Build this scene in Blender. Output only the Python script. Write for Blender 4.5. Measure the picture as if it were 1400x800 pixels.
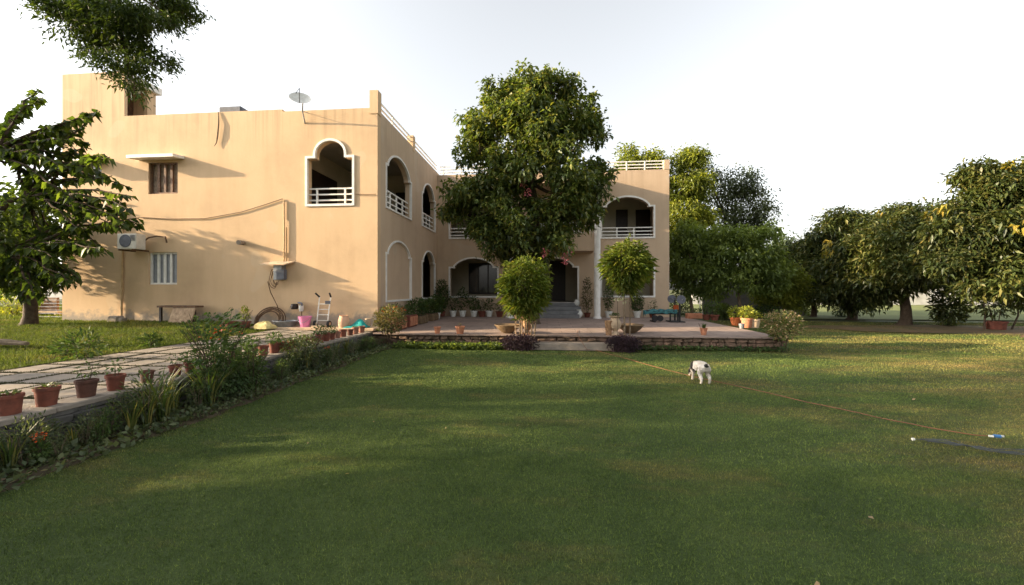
import bpy, math, random
import numpy as np
from mathutils import Vector, Matrix
from mathutils.geometry import tessellate_polygon

SC = bpy.context.scene
for o in list(bpy.data.objects):
    bpy.data.objects.remove(o)
COL = SC.collection
R = math.radians
rnd = random.Random(11)
nr = np.random.default_rng(7)
SEED = 4                                    # shade trees: leaf gaps that let the sun through

# ---------------------------------------------------------------- camera
FPX, EYE = 540.0, 1.68                      # focal length in photo pixels, eye height
TH = math.atan(48 / FPX)                    # camera turned a little to the west of the house axis
CT, ST = math.cos(TH), math.sin(TH)
cd = bpy.data.cameras.new('camera'); cam = bpy.data.objects.new('camera', cd); COL.objects.link(cam)
cam.location = (0, 0, EYE); cam.rotation_euler = (math.pi / 2, 0, TH)
cd.sensor_width = 36; cd.lens = FPX / 1400 * 36; cd.shift_y = -4 / 1400
cd.clip_start = .05; cd.clip_end = 3000
SC.camera = cam

# ---------------------------------------------------------------- light
SUN = Vector((5, .95, -1.38)).normalized()  # direction the sunlight travels
W = bpy.data.worlds.new('World'); SC.world = W; W.use_nodes = True
wn, wl = W.node_tree.nodes, W.node_tree.links
sky = wn.new('ShaderNodeTexSky'); sky.sky_type = 'NISHITA'; sky.sun_disc = False
sky.sun_elevation = math.asin(-SUN.z); sky.sun_rotation = math.atan2(-SUN.x, -SUN.y) % (2 * math.pi)
sky.dust_density = 4; sky.air_density = 1.2; sky.ozone_density = 1.0; sky.altitude = 100
hs = wn.new('ShaderNodeHueSaturation'); hs.inputs['Saturation'].default_value = .2
wl.new(sky.outputs[0], hs.inputs['Color']); wl.new(hs.outputs[0], wn['Background'].inputs[0])
wn['Background'].inputs[1].default_value = .15
sl = bpy.data.lights.new('sun', 'SUN'); so = bpy.data.objects.new('sun', sl); COL.objects.link(so)
sl.energy = 5.0; sl.angle = R(.6); sl.color = (1, .78, .5)
so.rotation_euler = SUN.to_track_quat('-Z', 'Y').to_euler(); so.location = (-40, -8, 14)
SC.view_settings.view_transform = 'Standard'; SC.view_settings.look = 'None'
SC.view_settings.exposure = 1.6; SC.view_settings.gamma = 1

# ---------------------------------------------------------------- photo pixel -> point on a known plane
def ray(x, y):
    xr = (x - 700) / FPX
    return Vector((xr * CT - ST, xr * ST + CT, (396 - y) / FPX))
def onY(x, y, Y): d = ray(x, y); return Vector((0, 0, EYE)) + d * (Y / d.y)
def onX(x, y, X): d = ray(x, y); return Vector((0, 0, EYE)) + d * (X / d.x)
def onZ(x, y, z): d = ray(x, y); return Vector((0, 0, EYE)) + d * ((z - EYE) / d.z)
def ppm(x, Y): return FPX / (Y / ray(x, 396).y)      # photo pixels per metre at that depth

# ---------------------------------------------------------------- materials
def nodes(name):
    m = bpy.data.materials.new(name); m.use_nodes = True
    return m, m.node_tree.nodes, m.node_tree.links, m.node_tree.nodes['Principled BSDF']
def noise(n, l, co, scale, detail=4, rough=.6):
    t = n.new('ShaderNodeTexNoise'); t.inputs['Scale'].default_value = scale
    t.inputs['Detail'].default_value = detail; t.inputs['Roughness'].default_value = rough
    l.new(co, t.inputs['Vector']); return t.outputs['Fac']
def ramp(n, l, fac, stops):
    r = n.new('ShaderNodeValToRGB'); e = r.color_ramp.elements
    while len(e) < len(stops): e.new(.5)
    for i, (p, c) in enumerate(stops):
        e[i].position = p; e[i].color = (*c, 1) if len(c) == 3 else c
    l.new(fac, r.inputs[0]); return r.outputs[0]
def mixc(n, l, a, b, fac, mode='MIX'):
    m = n.new('ShaderNodeMix'); m.data_type = 'RGBA'; m.blend_type = mode
    for s, v in ((m.inputs[0], fac), (m.inputs[6], a), (m.inputs[7], b)):
        if isinstance(v, (int, float)): s.default_value = v
        elif isinstance(v, tuple): s.default_value = (*v, 1)
        else: l.new(v, s)
    return m.outputs[2]
def bump(n, l, p, h, strength, dist=.02):
    b = n.new('ShaderNodeBump'); b.inputs['Strength'].default_value = strength; b.inputs['Distance'].default_value = dist
    l.new(h, b.inputs['Height']); l.new(b.outputs[0], p.inputs['Normal'])
def mat(name, c1, c2=None, scale=6, rough=.8, bmp=0, bscale=60, metal=0, spec=.3):
    m, n, l, p = nodes(name)
    p.inputs['Roughness'].default_value = rough; p.inputs['Metallic'].default_value = metal
    p.inputs['Specular IOR Level'].default_value = spec
    co = n.new('ShaderNodeNewGeometry').outputs['Position']
    c2 = c2 or tuple(v * .75 for v in c1)
    f = noise(n, l, co, scale)
    l.new(ramp(n, l, f, [(.3, c2), (.68, c1)]), p.inputs['Base Color'])
    if bmp: bump(n, l, p, noise(n, l, co, bscale, 5), bmp)
    return m
def leafmat(name, cols, transl=.35, rough=.5, big=.5, vein=1.0):
    m, n, l, p = nodes(name)
    g = n.new('ShaderNodeNewGeometry')
    k = len(cols)
    c = ramp(n, l, g.outputs['Random Per Island'], [(i / max(k - 1, 1), q) for i, q in enumerate(cols)])
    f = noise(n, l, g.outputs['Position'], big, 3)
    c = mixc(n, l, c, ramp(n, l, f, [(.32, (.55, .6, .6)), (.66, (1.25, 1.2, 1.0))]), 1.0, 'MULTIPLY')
    l.new(c, p.inputs['Base Color']); p.inputs['Roughness'].default_value = rough
    p.inputs['Specular IOR Level'].default_value = .35
    t = n.new('ShaderNodeBsdfTranslucent')
    l.new(mixc(n, l, c, (1.5, 1.5, .6), 1.0, 'MULTIPLY'), t.inputs[0])
    ms = n.new('ShaderNodeMixShader'); ms.inputs[0].default_value = transl
    l.new(p.outputs[0], ms.inputs[1]); l.new(t.outputs[0], ms.inputs[2])
    l.new(ms.outputs[0], n['Material Output'].inputs[0]); return m

def plaster(name, base, dirt, zdirt):
    """exterior paint: roller patches, vertical rain streaks, a grimy plinth with a ragged edge"""
    m, n, l, p = nodes(name)
    pos = n.new('ShaderNodeNewGeometry').outputs['Position']
    c = ramp(n, l, noise(n, l, pos, .55, 6, .65), [(.25, tuple(v * .84 for v in base)), (.5, base), (.78, tuple(min(1, v * 1.07) for v in base))])
    mp = n.new('ShaderNodeMapping'); mp.inputs['Scale'].default_value = (1.7, 1.7, .2); l.new(pos, mp.inputs[0])
    c = mixc(n, l, c, ramp(n, l, noise(n, l, mp.outputs[0], 1.4, 5), [(.36, (.8, .77, .74)), (.56, (1, 1, 1))]), .28, 'MULTIPLY')
    # rain streaks running down from the parapet, and a few repaired patches
    sx = n.new('ShaderNodeSeparateXYZ'); l.new(pos, sx.inputs[0])
    mp2 = n.new('ShaderNodeMapping'); mp2.inputs['Scale'].default_value = (3.2, 3.2, .1); l.new(pos, mp2.inputs[0])
    st = ramp(n, l, noise(n, l, mp2.outputs[0], 2.0, 6, .7), [(.5, (0, 0, 0)), (.68, (1, 1, 1))])
    tz = n.new('ShaderNodeMapRange'); tz.inputs[1].default_value = 5.9; tz.inputs[2].default_value = 7.7; tz.inputs[4].default_value = .55; l.new(sx.outputs[2], tz.inputs[0])
    mu = n.new('ShaderNodeMath'); mu.operation = 'MULTIPLY'; l.new(st, mu.inputs[0]); l.new(tz.outputs[0], mu.inputs[1])
    c = mixc(n, l, c, tuple(v * .55 for v in base), mu.outputs[0])
    pt = ramp(n, l, noise(n, l, pos, .9, 1, .3), [(.66, (0, 0, 0)), (.675, (1, 1, 1))])
    pm = n.new('ShaderNodeMath'); pm.operation = 'MULTIPLY'; pm.inputs[1].default_value = .3; l.new(pt, pm.inputs[0])
    c = mixc(n, l, c, tuple(min(1, v * (1.02 + .12 * i)) for i, v in enumerate(base)), pm.outputs[0])
    a = n.new('ShaderNodeMath'); a.operation = 'MULTIPLY_ADD'; a.inputs[1].default_value = 1.1; l.new(noise(n, l, pos, 2.2, 6, .7), a.inputs[0]); l.new(sx.outputs[2], a.inputs[2])
    mr = n.new('ShaderNodeMapRange'); mr.inputs[1].default_value = zdirt + .62; mr.inputs[2].default_value = zdirt + .42; l.new(a.outputs[0], mr.inputs[0])
    c = mixc(n, l, c, dirt, mr.outputs[0])
    l.new(c, p.inputs['Base Color']); p.inputs['Roughness'].default_value = .9; p.inputs['Specular IOR Level'].default_value = .2
    h1, h2 = noise(n, l, pos, 14, 6, .6), noise(n, l, pos, 1.6, 4, .6)
    ad = n.new('ShaderNodeMath'); ad.operation = 'ADD'; l.new(h1, ad.inputs[0]); l.new(h2, ad.inputs[1])
    bump(n, l, p, ad.outputs[0], .14, .03); return m

def grassmat(name, greens, dry, scale=.45, leaf=True, drymin=.5, drymax=.75):
    m, n, l, p = nodes(name)
    g = n.new('ShaderNodeNewGeometry'); pos = g.outputs['Position']
    base = ramp(n, l, noise(n, l, pos, scale * 2.2, 5, .65), [(.3, greens[0]), (.5, greens[1]), (.72, greens[2])])
    mp = n.new('ShaderNodeMapping'); mp.inputs['Scale'].default_value = (.6, 1.5, 1); l.new(pos, mp.inputs[0])
    sx = n.new('ShaderNodeSeparateXYZ'); l.new(pos, sx.inputs[0]); mr = n.new('ShaderNodeMapRange'); l.new(sx.outputs[0], mr.inputs[0])
    mr.inputs[1].default_value = -1; mr.inputs[2].default_value = 9; mr.inputs[3].default_value = -.03; mr.inputs[4].default_value = .09   # the east half of the lawn is drier
    ad = n.new('ShaderNodeMath'); ad.operation = 'ADD'; l.new(noise(n, l, mp.outputs[0], scale, 7, .72), ad.inputs[0]); l.new(mr.outputs[0], ad.inputs[1])
    f = ramp(n, l, ad.outputs[0], [(drymin, (0, 0, 0)), (drymax, (1, 1, 1))])
    c = mixc(n, l, base, dry, f)
    if leaf:
        c = mixc(n, l, c, ramp(n, l, g.outputs['Random Per Island'], [(0, (.5, .53, .46)), (.75, (1.15, 1.1, 1)), (1, (2.0, 1.75, 1.3))]), 1.0, 'MULTIPLY')
        c = mixc(n, l, c, ramp(n, l, noise(n, l, pos, 11, 6, .7), [(.32, (.78, .8, .77)), (.66, (1.18, 1.14, 1.1))]), 1.0, 'MULTIPLY')
    else:
        c = mixc(n, l, c, ramp(n, l, noise(n, l, pos, 60, 4), [(.3, (.55, .55, .5)), (.7, (1.1, 1.1, 1.05))]), 1.0, 'MULTIPLY')
        bump(n, l, p, noise(n, l, pos, 90, 4), .5, .03)
    l.new(c, p.inputs['Base Color']); p.inputs['Roughness'].default_value = .75; p.inputs['Specular IOR Level'].default_value = .15
    if leaf:
        t = n.new('ShaderNodeBsdfTranslucent'); l.new(c, t.inputs[0])
        ms = n.new('ShaderNodeMixShader'); ms.inputs[0].default_value = .3
        l.new(p.outputs[0], ms.inputs[1]); l.new(t.outputs[0], ms.inputs[2]); l.new(ms.outputs[0], n['Material Output'].inputs[0])
    return m

TAN = (.59, .418, .258)
M = {}
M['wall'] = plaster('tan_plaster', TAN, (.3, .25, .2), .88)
M['wall_shaded'] = plaster('tan_plaster_court_shaded', (.51, .38, .265), (.33, .25, .18), .3)  # same tan plaster, with the court's shade put in as a darker, greyer tone
M['cream'] = mat('cream_paint', (.5, .44, .34), (.42, .37, .28), 1.5, .9)
M['white'] = mat('white_paint', (.8, .78, .74), (.66, .63, .58), 5, .6)
M['slab'] = mat('roof_concrete', (.4, .36, .3), (.3, .27, .22), 2, .95, .4)
M['dark_wood'] = mat('dark_wood', (.035, .022, .016), (.02, .013, .01), 9, .45)
M['brown_wood'] = mat('weathered_wood', (.2, .11, .06), (.08, .045, .03), 12, .75, .5, 90)
M['old_board'] = mat('old_board', (.5, .36, .24), (.24, .16, .1), 9, .9, .5, 40)
M['glass'] = mat('window_glass', (.035, .04, .045), (.02, .022, .025), 3, .08, spec=.6)
M['curtain'] = mat('shutter_backing', (.3, .22, .16), (.1, .07, .05), 8, .8)
M['grey_glass'] = mat('frosted_pane', (.22, .24, .27), (.14, .15, .17), 4, .3)
M['terracotta'] = mat('terracotta', (.2, .062, .038), (.1, .036, .024), 11, .85, .25)
M['terra_dark'] = mat('sooty_terracotta', (.12, .05, .034), (.06, .03, .022), 9, .9, .3)
M['terra_stain'] = mat('limescaled_terracotta', (.3, .17, .12), (.17, .055, .034), 14, .9, .3)
M['terra_light'] = mat('pale_terracotta', (.5, .22, .12), (.38, .15, .085), 10, .85, .25)
M['orange_pot'] = mat('orange_pot', (.6, .17, .05), (.45, .12, .04), 10, .7)
M['beige_pot'] = mat('beige_pot', (.55, .42, .28), (.42, .3, .2), 10, .85)
M['urn'] = mat('urn_clay', (.42, .25, .13), (.2, .11, .06), 14, .85, .3)
M['bowl'] = mat('stone_bowl', (.2, .13, .07), (.1, .07, .04), 11, .85, .4)
M['whitepot'] = mat('white_pot', (.72, .72, .68), (.55, .53, .48), 9, .55)
M['soil'] = mat('soil', (.12, .08, .05), (.06, .042, .028), 15, .95, .8, 50)
M['earth'] = mat('bed_earth', (.085, .064, .036), (.045, .036, .02), 6, .95, .9, 30)
M['slate'] = mat('slate_stone', (.13, .12, .105), (.055, .052, .05), 5, .85, .6, 25)
M['rubble'] = mat('rubble_stone', (.2, .12, .085), (.06, .05, .03), 3.5, .92, .8, 22)
M['rubble_fill'] = mat('mortar_fill', (.1, .075, .055), (.06, .045, .035), 9, .95, .8, 30)
M['flag'] = mat('flagstone', (.3, .25, .2), (.17, .15, .125), 1.7, .85, .5, 18)
M['coping'] = mat('coping_stone', (.3, .25, .2), (.17, .145, .12), 4, .9, .5, 25)
M['bark'] = mat('bark', (.1, .07, .045), (.045, .03, .02), 9, .95, .9, 26)
M['bark_pale'] = mat('pale_bark', (.2, .15, .1), (.1, .07, .045), 9, .95, .7, 26)
M['metal'] = mat('grey_metal', (.35, .36, .37), (.22, .23, .24), 8, .45, metal=.6)
M['black'] = mat('black_rubber', (.02, .02, .022), (.012, .012, .013), 9, .6)
M['plate'] = mat('iron_plate', (.12, .13, .16), (.07, .075, .09), 8, .55)
M['teal_cloth'] = mat('teal_towel', (.05, .16, .17), (.025, .08, .09), 16, .95, .5, 50)
M['turquoise'] = mat('turquoise_cloth', (.02, .36, .33), (.012, .2, .19), 12, .8, .3)
M['pink'] = mat('pink_plastic', (.75, .25, .45), (.66, .2, .38), 3, .45)
M['peach'] = mat('peach_clay', (.68, .42, .28), (.55, .32, .2), 6, .8)
M['yellow_sack'] = mat('yellow_sack', (.72, .6, .28), (.5, .4, .16), 8, .8, .4)
M['ac'] = mat('ac_casing', (.66, .62, .54), (.5, .47, .4), 5, .5)
M['pvc'] = mat('old_pvc', (.5, .34, .17), (.36, .24, .12), 6, .7)
M['cable'] = mat('brown_cable', (.14, .075, .035), (.08, .045, .025), 9, .7)
M['hose'] = mat('orange_hose', (.2, .085, .04), (.14, .06, .03), 5, .6)
M['blue'] = mat('blue_plastic', (.06, .18, .4), None, 5, .5)
M['greyhose'] = mat('grey_hose', (.09, .1, .1), (.04, .045, .045), 6, .6)
M['net'] = mat('green_net', (.01, .11, .075), (.007, .07, .05), 12, .9)
M['farwall'] = mat('far_wall', (.5, .49, .46), (.34, .33, .3), 1.2, .95)
M['darkwall'] = mat('dim_wall', (.18, .165, .14), (.1, .092, .08), 1.5, .95, .4)
M['pinkflower'] = leafmat('pink_blossom', [(.6, .12, .22), (.7, .25, .32), (.5, .1, .2)], .3)
M['redflower'] = leafmat('red_blossom', [(.55, .05, .02), (.65, .14, .03), (.5, .03, .02)], .3)
M['whiteflower'] = leafmat('white_blossom', [(.7, .68, .6), (.8, .78, .7)], .3)
# foliage
M['L_centre'] = leafmat('centre_tree_leaf', [(.05, .075, .025), (.078, .112, .034), (.115, .15, .042), (.2, .19, .05)], .35, .4, .7)
M['L_mango'] = leafmat('mango_leaf', [(.03, .046, .016), (.05, .07, .02), (.085, .1, .028), (.13, .12, .038)], .28, .42, .5)
M['L_mango_new'] = leafmat('mango_new_leaf', [(.27, .19, .03), (.32, .24, .04), (.2, .2, .035)], .35, .5, .5)
M['L_yellow'] = leafmat('yellow_green_leaf', [(.11, .14, .026), (.17, .2, .035), (.25, .26, .05), (.13, .17, .03)], .45, .5, .5)
M['L_dark'] = leafmat('dark_leaf', [(.045, .06, .03), (.07, .09, .042), (.1, .12, .055)], .25, .5, .5)
M['L_mid'] = leafmat('mid_leaf', [(.1, .14, .04), (.14, .19, .055), (.2, .25, .07)], .42, .5, .8)
M['L_left'] = leafmat('mulberry_leaf', [(.035, .06, .015), (.055, .088, .018), (.1, .14, .028), (.042, .066, .016)], .5, .45, .8)
M['L_neem'] = leafmat('neem_leaf', [(.032, .056, .016), (.052, .08, .021), (.08, .11, .027)], .38, .5, .9)
M['L_topi'] = leafmat('willowy_leaf', [(.09, .135, .03), (.14, .19, .04), (.22, .25, .055), (.12, .165, .035), (.25, .23, .05)], .4, .5, 1.6)
M['L_purple'] = leafmat('purple_leaf', [(.03, .016, .026), (.05, .024, .04), (.022, .013, .02)], .2, .6, 3)
M['L_bed'] = leafmat('bed_leaf', [(.035, .07, .02), (.06, .1, .03), (.085, .13, .035)], .3, .7, 2)
M['L_bed2'] = leafmat('bed_grey_leaf', [(.06, .085, .04), (.085, .11, .055), (.12, .14, .07)], .3, .5, 2)
M['L_sword'] = leafmat('sword_leaf', [(.06, .1, .025), (.09, .13, .035), (.14, .15, .045), (.3, .24, .08)], .3, .5, 2)
M['L_pot'] = leafmat('pot_leaf', [(.03, .06, .018), (.055, .09, .025), (.08, .12, .03)], .3, .5, 2)
M['L_lime'] = leafmat('lime_leaf', [(.2, .24, .03), (.3, .3, .04), (.15, .2, .03)], .35, .5, 2)
M['L_dry'] = leafmat('dry_bush_leaf', [(.1, .1, .04), (.15, .12, .06), (.07, .1, .03), (.24, .17, .12), (.06, .09, .025)], .3, .6, 2)
M['L_pinkish'] = leafmat('pinkish_leaf', [(.26, .17, .1), (.42, .3, .22), (.1, .14, .045), (.14, .17, .05), (.09, .12, .04)], .35, .6, 2)
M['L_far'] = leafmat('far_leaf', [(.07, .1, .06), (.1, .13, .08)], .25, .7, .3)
M['lawn'] = grassmat('lawn_ground', [(.048, .075, .023), (.064, .096, .029), (.08, .112, .035)], (.17, .13, .056), .5, False, .5, .76)
M['blade'] = grassmat('lawn_blade', [(.085, .13, .042), (.112, .165, .052), (.14, .19, .062)], (.27, .215, .095), .5, True, .5, .76)
M['rough_lawn'] = grassmat('verge_ground', [(.05, .065, .014), (.07, .085, .018), (.09, .1, .025)], (.14, .1, .045), .8, False, .5, .75)
M['rough_blade'] = grassmat('verge_blade', [(.075, .112, .018), (.105, .148, .023), (.13, .165, .03)], (.22, .165, .065), .8, True, .48, .72)

# ---------------------------------------------------------------- mesh helpers
WL = {}
def wloc(o): return WL.get(o.name, Vector((0, 0, 0))) if o else Vector((0, 0, 0))
def link(o, parent=None):
    COL.objects.link(o)
    if parent: o.parent = parent
    return o
def tag(o, label=None, cat=None, group=None, kind=None):
    for k, v in (('label', label), ('category', cat), ('group', group), ('kind', kind)):
        if v: o[k] = v
    return o
def empty(name, loc=(0, 0, 0), label=None, cat=None, group=None, parent=None):
    o = bpy.data.objects.new(name, None); o.empty_display_size = .2
    link(o, parent); WL[o.name] = Vector(loc); o.location = Vector(loc) - wloc(parent)
    return tag(o, label, cat, group)
class MB:
    """collects shapes in world (or local) coordinates; build() links them as ONE mesh object"""
    def __init__(s): s.v = []; s.f = []
    def add(s, vs, fs):
        k = len(s.v); s.v += [tuple(v) for v in vs]; s.f += [tuple(i + k for i in f) for f in fs]; return s
    def box(s, x0, x1, y0, y1, z0, z1, jit=0):
        vs = [(x, y, z) for x in (x0, x1) for y in (y0, y1) for z in (z0, z1)]
        if jit: vs = [tuple(c + rnd.uniform(-jit, jit) for c in v) for v in vs]
        return s.add(vs, [(0, 1, 3, 2), (4, 6, 7, 5), (0, 4, 5, 1), (2, 3, 7, 6), (0, 2, 6, 4), (1, 5, 7, 3)])
    def bbox(s, x0, x1, y0, y1, z0, z1, b):
        """box with chamfered edges"""
        vs = []; 
        for sx in (0, 1):
            for sy in (0, 1):
                for sz in (0, 1):
                    X, Y, Z = (x0, x1)[sx], (y0, y1)[sy], (z0, z1)[sz]
                    ix, iy, iz = X + b * (1 - 2 * sx), Y + b * (1 - 2 * sy), Z + b * (1 - 2 * sz)
                    vs += [(X, iy, iz), (ix, Y, iz), (ix, iy, Z)]
        i = lambda sx, sy, sz, a: (sx * 4 + sy * 2 + sz) * 3 + a
        fs = []
        for q in (0, 1):
            f = [i(q, 0, 0, 0), i(q, 0, 1, 0), i(q, 1, 1, 0), i(q, 1, 0, 0)]; fs.append(f if q == 0 else f[::-1])
            f = [i(0, q, 0, 1), i(1, q, 0, 1), i(1, q, 1, 1), i(0, q, 1, 1)]; fs.append(f if q == 0 else f[::-1])
            f = [i(0, 0, q, 2), i(0, 1, q, 2), i(1, 1, q, 2), i(1, 0, q, 2)]; fs.append(f if q == 0 else f[::-1])
            for r in (0, 1):
                fs += [[i(q, r, 0, 0), i(q, r, 1, 0), i(q, r, 1, 1), i(q, r, 0, 1)], [i(q, 0, r, 0), i(q, 1, r, 0), i(q, 1, r, 2), i(q, 0, r, 2)],
                       [i(0, q, r, 1), i(1, q, r, 1), i(1, q, r, 2), i(0, q, r, 2)]]
                for t in (0, 1): fs.append([i(q, r, t, 0), i(q, r, t, 1), i(q, r, t, 2)])
        return s.add(vs, fs)
    def tube(s, pts, rad, n=6, cap=True):
        pts = [Vector(p) for p in pts]; m = len(pts)
        if not hasattr(rad, '__len__'): rad = [rad] * m
        vs, fs = [], []; up = None
        for i, p in enumerate(pts):
            d = (pts[min(i + 1, m - 1)] - pts[max(i - 1, 0)]).normalized()
            if up is None: up = Vector((0, 0, 1)) if abs(d.z) < .9 else Vector((1, 0, 0))
            a = d.cross(up).normalized(); b = a.cross(d).normalized(); up = b
            vs += [p + (a * math.cos(2 * math.pi * k / n) + b * math.sin(2 * math.pi * k / n)) * rad[i] for k in range(n)]
        for i in range(m - 1):
            for k in range(n):
                q = (k + 1) % n; fs.append((i * n + k, i * n + q, (i + 1) * n + q, (i + 1) * n + k))
        if cap: fs += [tuple(range(n))[::-1], tuple(range((m - 1) * n, m * n))]
        return s.add(vs, fs)
    def lathe(s, prof, c=(0, 0, 0), n=16, sx=1, sy=1):
        vs, fs = [], []
        for r, z in prof:
            vs += [(c[0] + r * sx * math.cos(2 * math.pi * k / n), c[1] + r * sy * math.sin(2 * math.pi * k / n), c[2] + z) for k in range(n)]
        for i in range(len(prof) - 1):
            for k in range(n):
                q = (k + 1) % n; fs.append((i * n + k, i * n + q, (i + 1) * n + q, (i + 1) * n + k))
        fs += [tuple(range(n))[::-1], tuple(range((len(prof) - 1) * n, len(prof) * n))]
        return s.add(vs, fs)
    def prism(s, poly, fn, d0, d1, holes=()):
        """2-D polygon (with holes) given depth; fn(u, v, depth) -> point"""
        loops = [list(poly)] + [list(h) for h in holes]
        flat = [p for L in loops for p in L]; n = len(flat)
        tri = tessellate_polygon([[Vector((p[0], p[1], 0)) for p in L] for L in loops])
        vs = [fn(u, v, d0) for u, v in flat] + [fn(u, v, d1) for u, v in flat]
        fs = [tuple(t) for t in tri] + [tuple(i + n for i in t)[::-1] for t in tri]
        k = 0
        for L in loops:
            m = len(L)
            for i in range(m):
                a, b = k + i, k + (i + 1) % m; fs.append((a, b, b + n, a + n))
            k += m
        return s.add(vs, fs)
    def mesh(s, name, m, smooth=False, off=Vector((0, 0, 0)), recalc=True):
        me = bpy.data.meshes.new(name); o = off
        me.from_pydata([(v[0] - o.x, v[1] - o.y, v[2] - o.z) for v in s.v], [], s.f)
        if recalc:
            import bmesh
            b = bmesh.new(); b.from_mesh(me); bmesh.ops.recalc_face_normals(b, faces=b.faces); b.to_mesh(me); b.free()
        if smooth:
            me.polygons.foreach_set('use_smooth', [True] * len(me.polygons)); me.set_sharp_from_angle(angle=R(40))
        me.materials.append(m); return me
    def build(s, name, m, parent=None, smooth=False, at=None):
        """parent given: vertices are world coordinates; at given: top-level mesh with its origin there"""
        off = wloc(parent) if parent else Vector(at or (0, 0, 0))
        o = bpy.data.objects.new(name, s.mesh(name, M[m] if isinstance(m, str) else m, smooth, off))
        link(o, parent); WL[o.name] = off
        if not parent: o.location = off
        return o
def copy_tree(o, loc, rz=0, sc=1, parent=None):
    c = o.copy(); COL.objects.link(c); c.parent = parent
    if parent is None:
        c.location = loc; c.rotation_euler = (0, 0, rz); c.scale = (sc, sc, sc) if not hasattr(sc, '__len__') else sc
    for ch in o.children: copy_tree(ch, None, parent=c)
    return c
def np_mesh(name, V, Fq, m, parent=None, mats=None, matidx=None):
    """V (n,3) float, Fq (k,3) int triangles"""
    me = bpy.data.meshes.new(name)
    me.vertices.add(len(V)); me.vertices.foreach_set('co', np.ascontiguousarray(V, dtype=np.float32).ravel())
    k = len(Fq); me.loops.add(k * 3); me.loops.foreach_set('vertex_index', np.ascontiguousarray(Fq, dtype=np.int32).ravel())
    me.polygons.add(k); me.polygons.foreach_set('loop_start', np.arange(0, k * 3, 3, dtype=np.int32))
    me.update(calc_edges=True)
    for q in (mats or [m]): me.materials.append(M[q])
    if matidx is not None: me.polygons.foreach_set('material_index', np.ascontiguousarray(matidx, dtype=np.int32))
    o = bpy.data.objects.new(name, me); link(o, parent); WL[o.name] = wloc(parent)
    return o
def unit(a): return a / np.maximum(np.linalg.norm(a, axis=1, keepdims=True), 1e-9)
def leaf_tris(P, D, L, wid, droop=.15, fold=.25):
    """one folded four-cornered leaf per row: base P, direction D, length L"""
    n = len(P); L = np.broadcast_to(np.asarray(L, float), (n,))[:, None]
    D = unit(D); up = unit(nr.normal(0, .45, (n, 3)) + np.array([0, 0, 1.0]))
    S = unit(np.cross(D, up)); N = np.cross(S, D)
    mid = P + D * L * .45
    a = mid + S * L * wid + N * L * wid * fold; b = mid - S * L * wid + N * L * wid * fold
    tip = P + D * L - np.array([0, 0, 1.0]) * L * droop
    V = np.stack([P, a, tip, b], 1).reshape(-1, 3)
    i = np.arange(n)[:, None] * 4
    F = np.concatenate([i + np.array([[0, 1, 2]]), i + np.array([[0, 2, 3]])], 1).reshape(-1, 3)
    return V, F
def crown_points(blobs, n, shell=(.55, 1.0), rough=.16, sub=0, core=.62):
    """clump centres spread in and on a set of ellipsoids; returns centre and outward direction"""
    B = np.array(blobs, float)
    if sub:                                  # break every lobe up into smaller leaf masses with gaps between them
        Q = np.repeat(B, sub, 0); d = unit(nr.normal(0, 1, (len(Q), 3)) + np.array([0, 0, .15]))
        Q[:, :3] += d * Q[:, 3:6] * nr.uniform(.45, .88, (len(Q), 1)); Q[:, 3:6] *= nr.uniform(.22, .42, (len(Q), 1)) * np.array([1.15, 1.15, .85]); B = np.concatenate([Q, np.concatenate([B[:, :3], B[:, 3:6] * core], 1)])
    w = (B[:, 3] * B[:, 4] + B[:, 4] * B[:, 5] + B[:, 3] * B[:, 5]); w /= w.sum()
    k = nr.choice(len(B), n, p=w); d = unit(nr.normal(0, 1, (n, 3)))
    r = shell[0] + (shell[1] - shell[0]) * nr.random(n) ** .6 + nr.normal(0, rough * .5, n)
    C = B[k, :3] + d * B[k, 3:6] * r[:, None]
    return C, unit(d * B[k, 3:6])
def whorls(C, O, per, L, wid, rad, spread=1.0, droop=.3, dz=-.25):
    """per leaves around each clump centre, pointing out of it and hanging a little"""
    n = len(C); Q = np.repeat(C, per, 0); OO = np.repeat(O, per, 0)
    D = unit(nr.normal(0, spread, (n * per, 3)) + OO * .9 + np.array([0, 0, dz]))
    P = Q + nr.normal(0, rad, (n * per, 3))
    return leaf_tris(P, D, L * nr.uniform(.65, 1.25, n * per), wid, droop)
def curve(a, b, sag=.0, n=6, wob=0):
    a, b = Vector(a), Vector(b); out = []
    for i in range(n + 1):
        t = i / n; p = a.lerp(b, t); p.z += sag * 4 * t * (1 - t)
        if 0 < i < n and wob: p += Vector((rnd.uniform(-wob, wob), rnd.uniform(-wob, wob), rnd.uniform(-wob, wob)))
        out.append(p)
    return out
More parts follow.
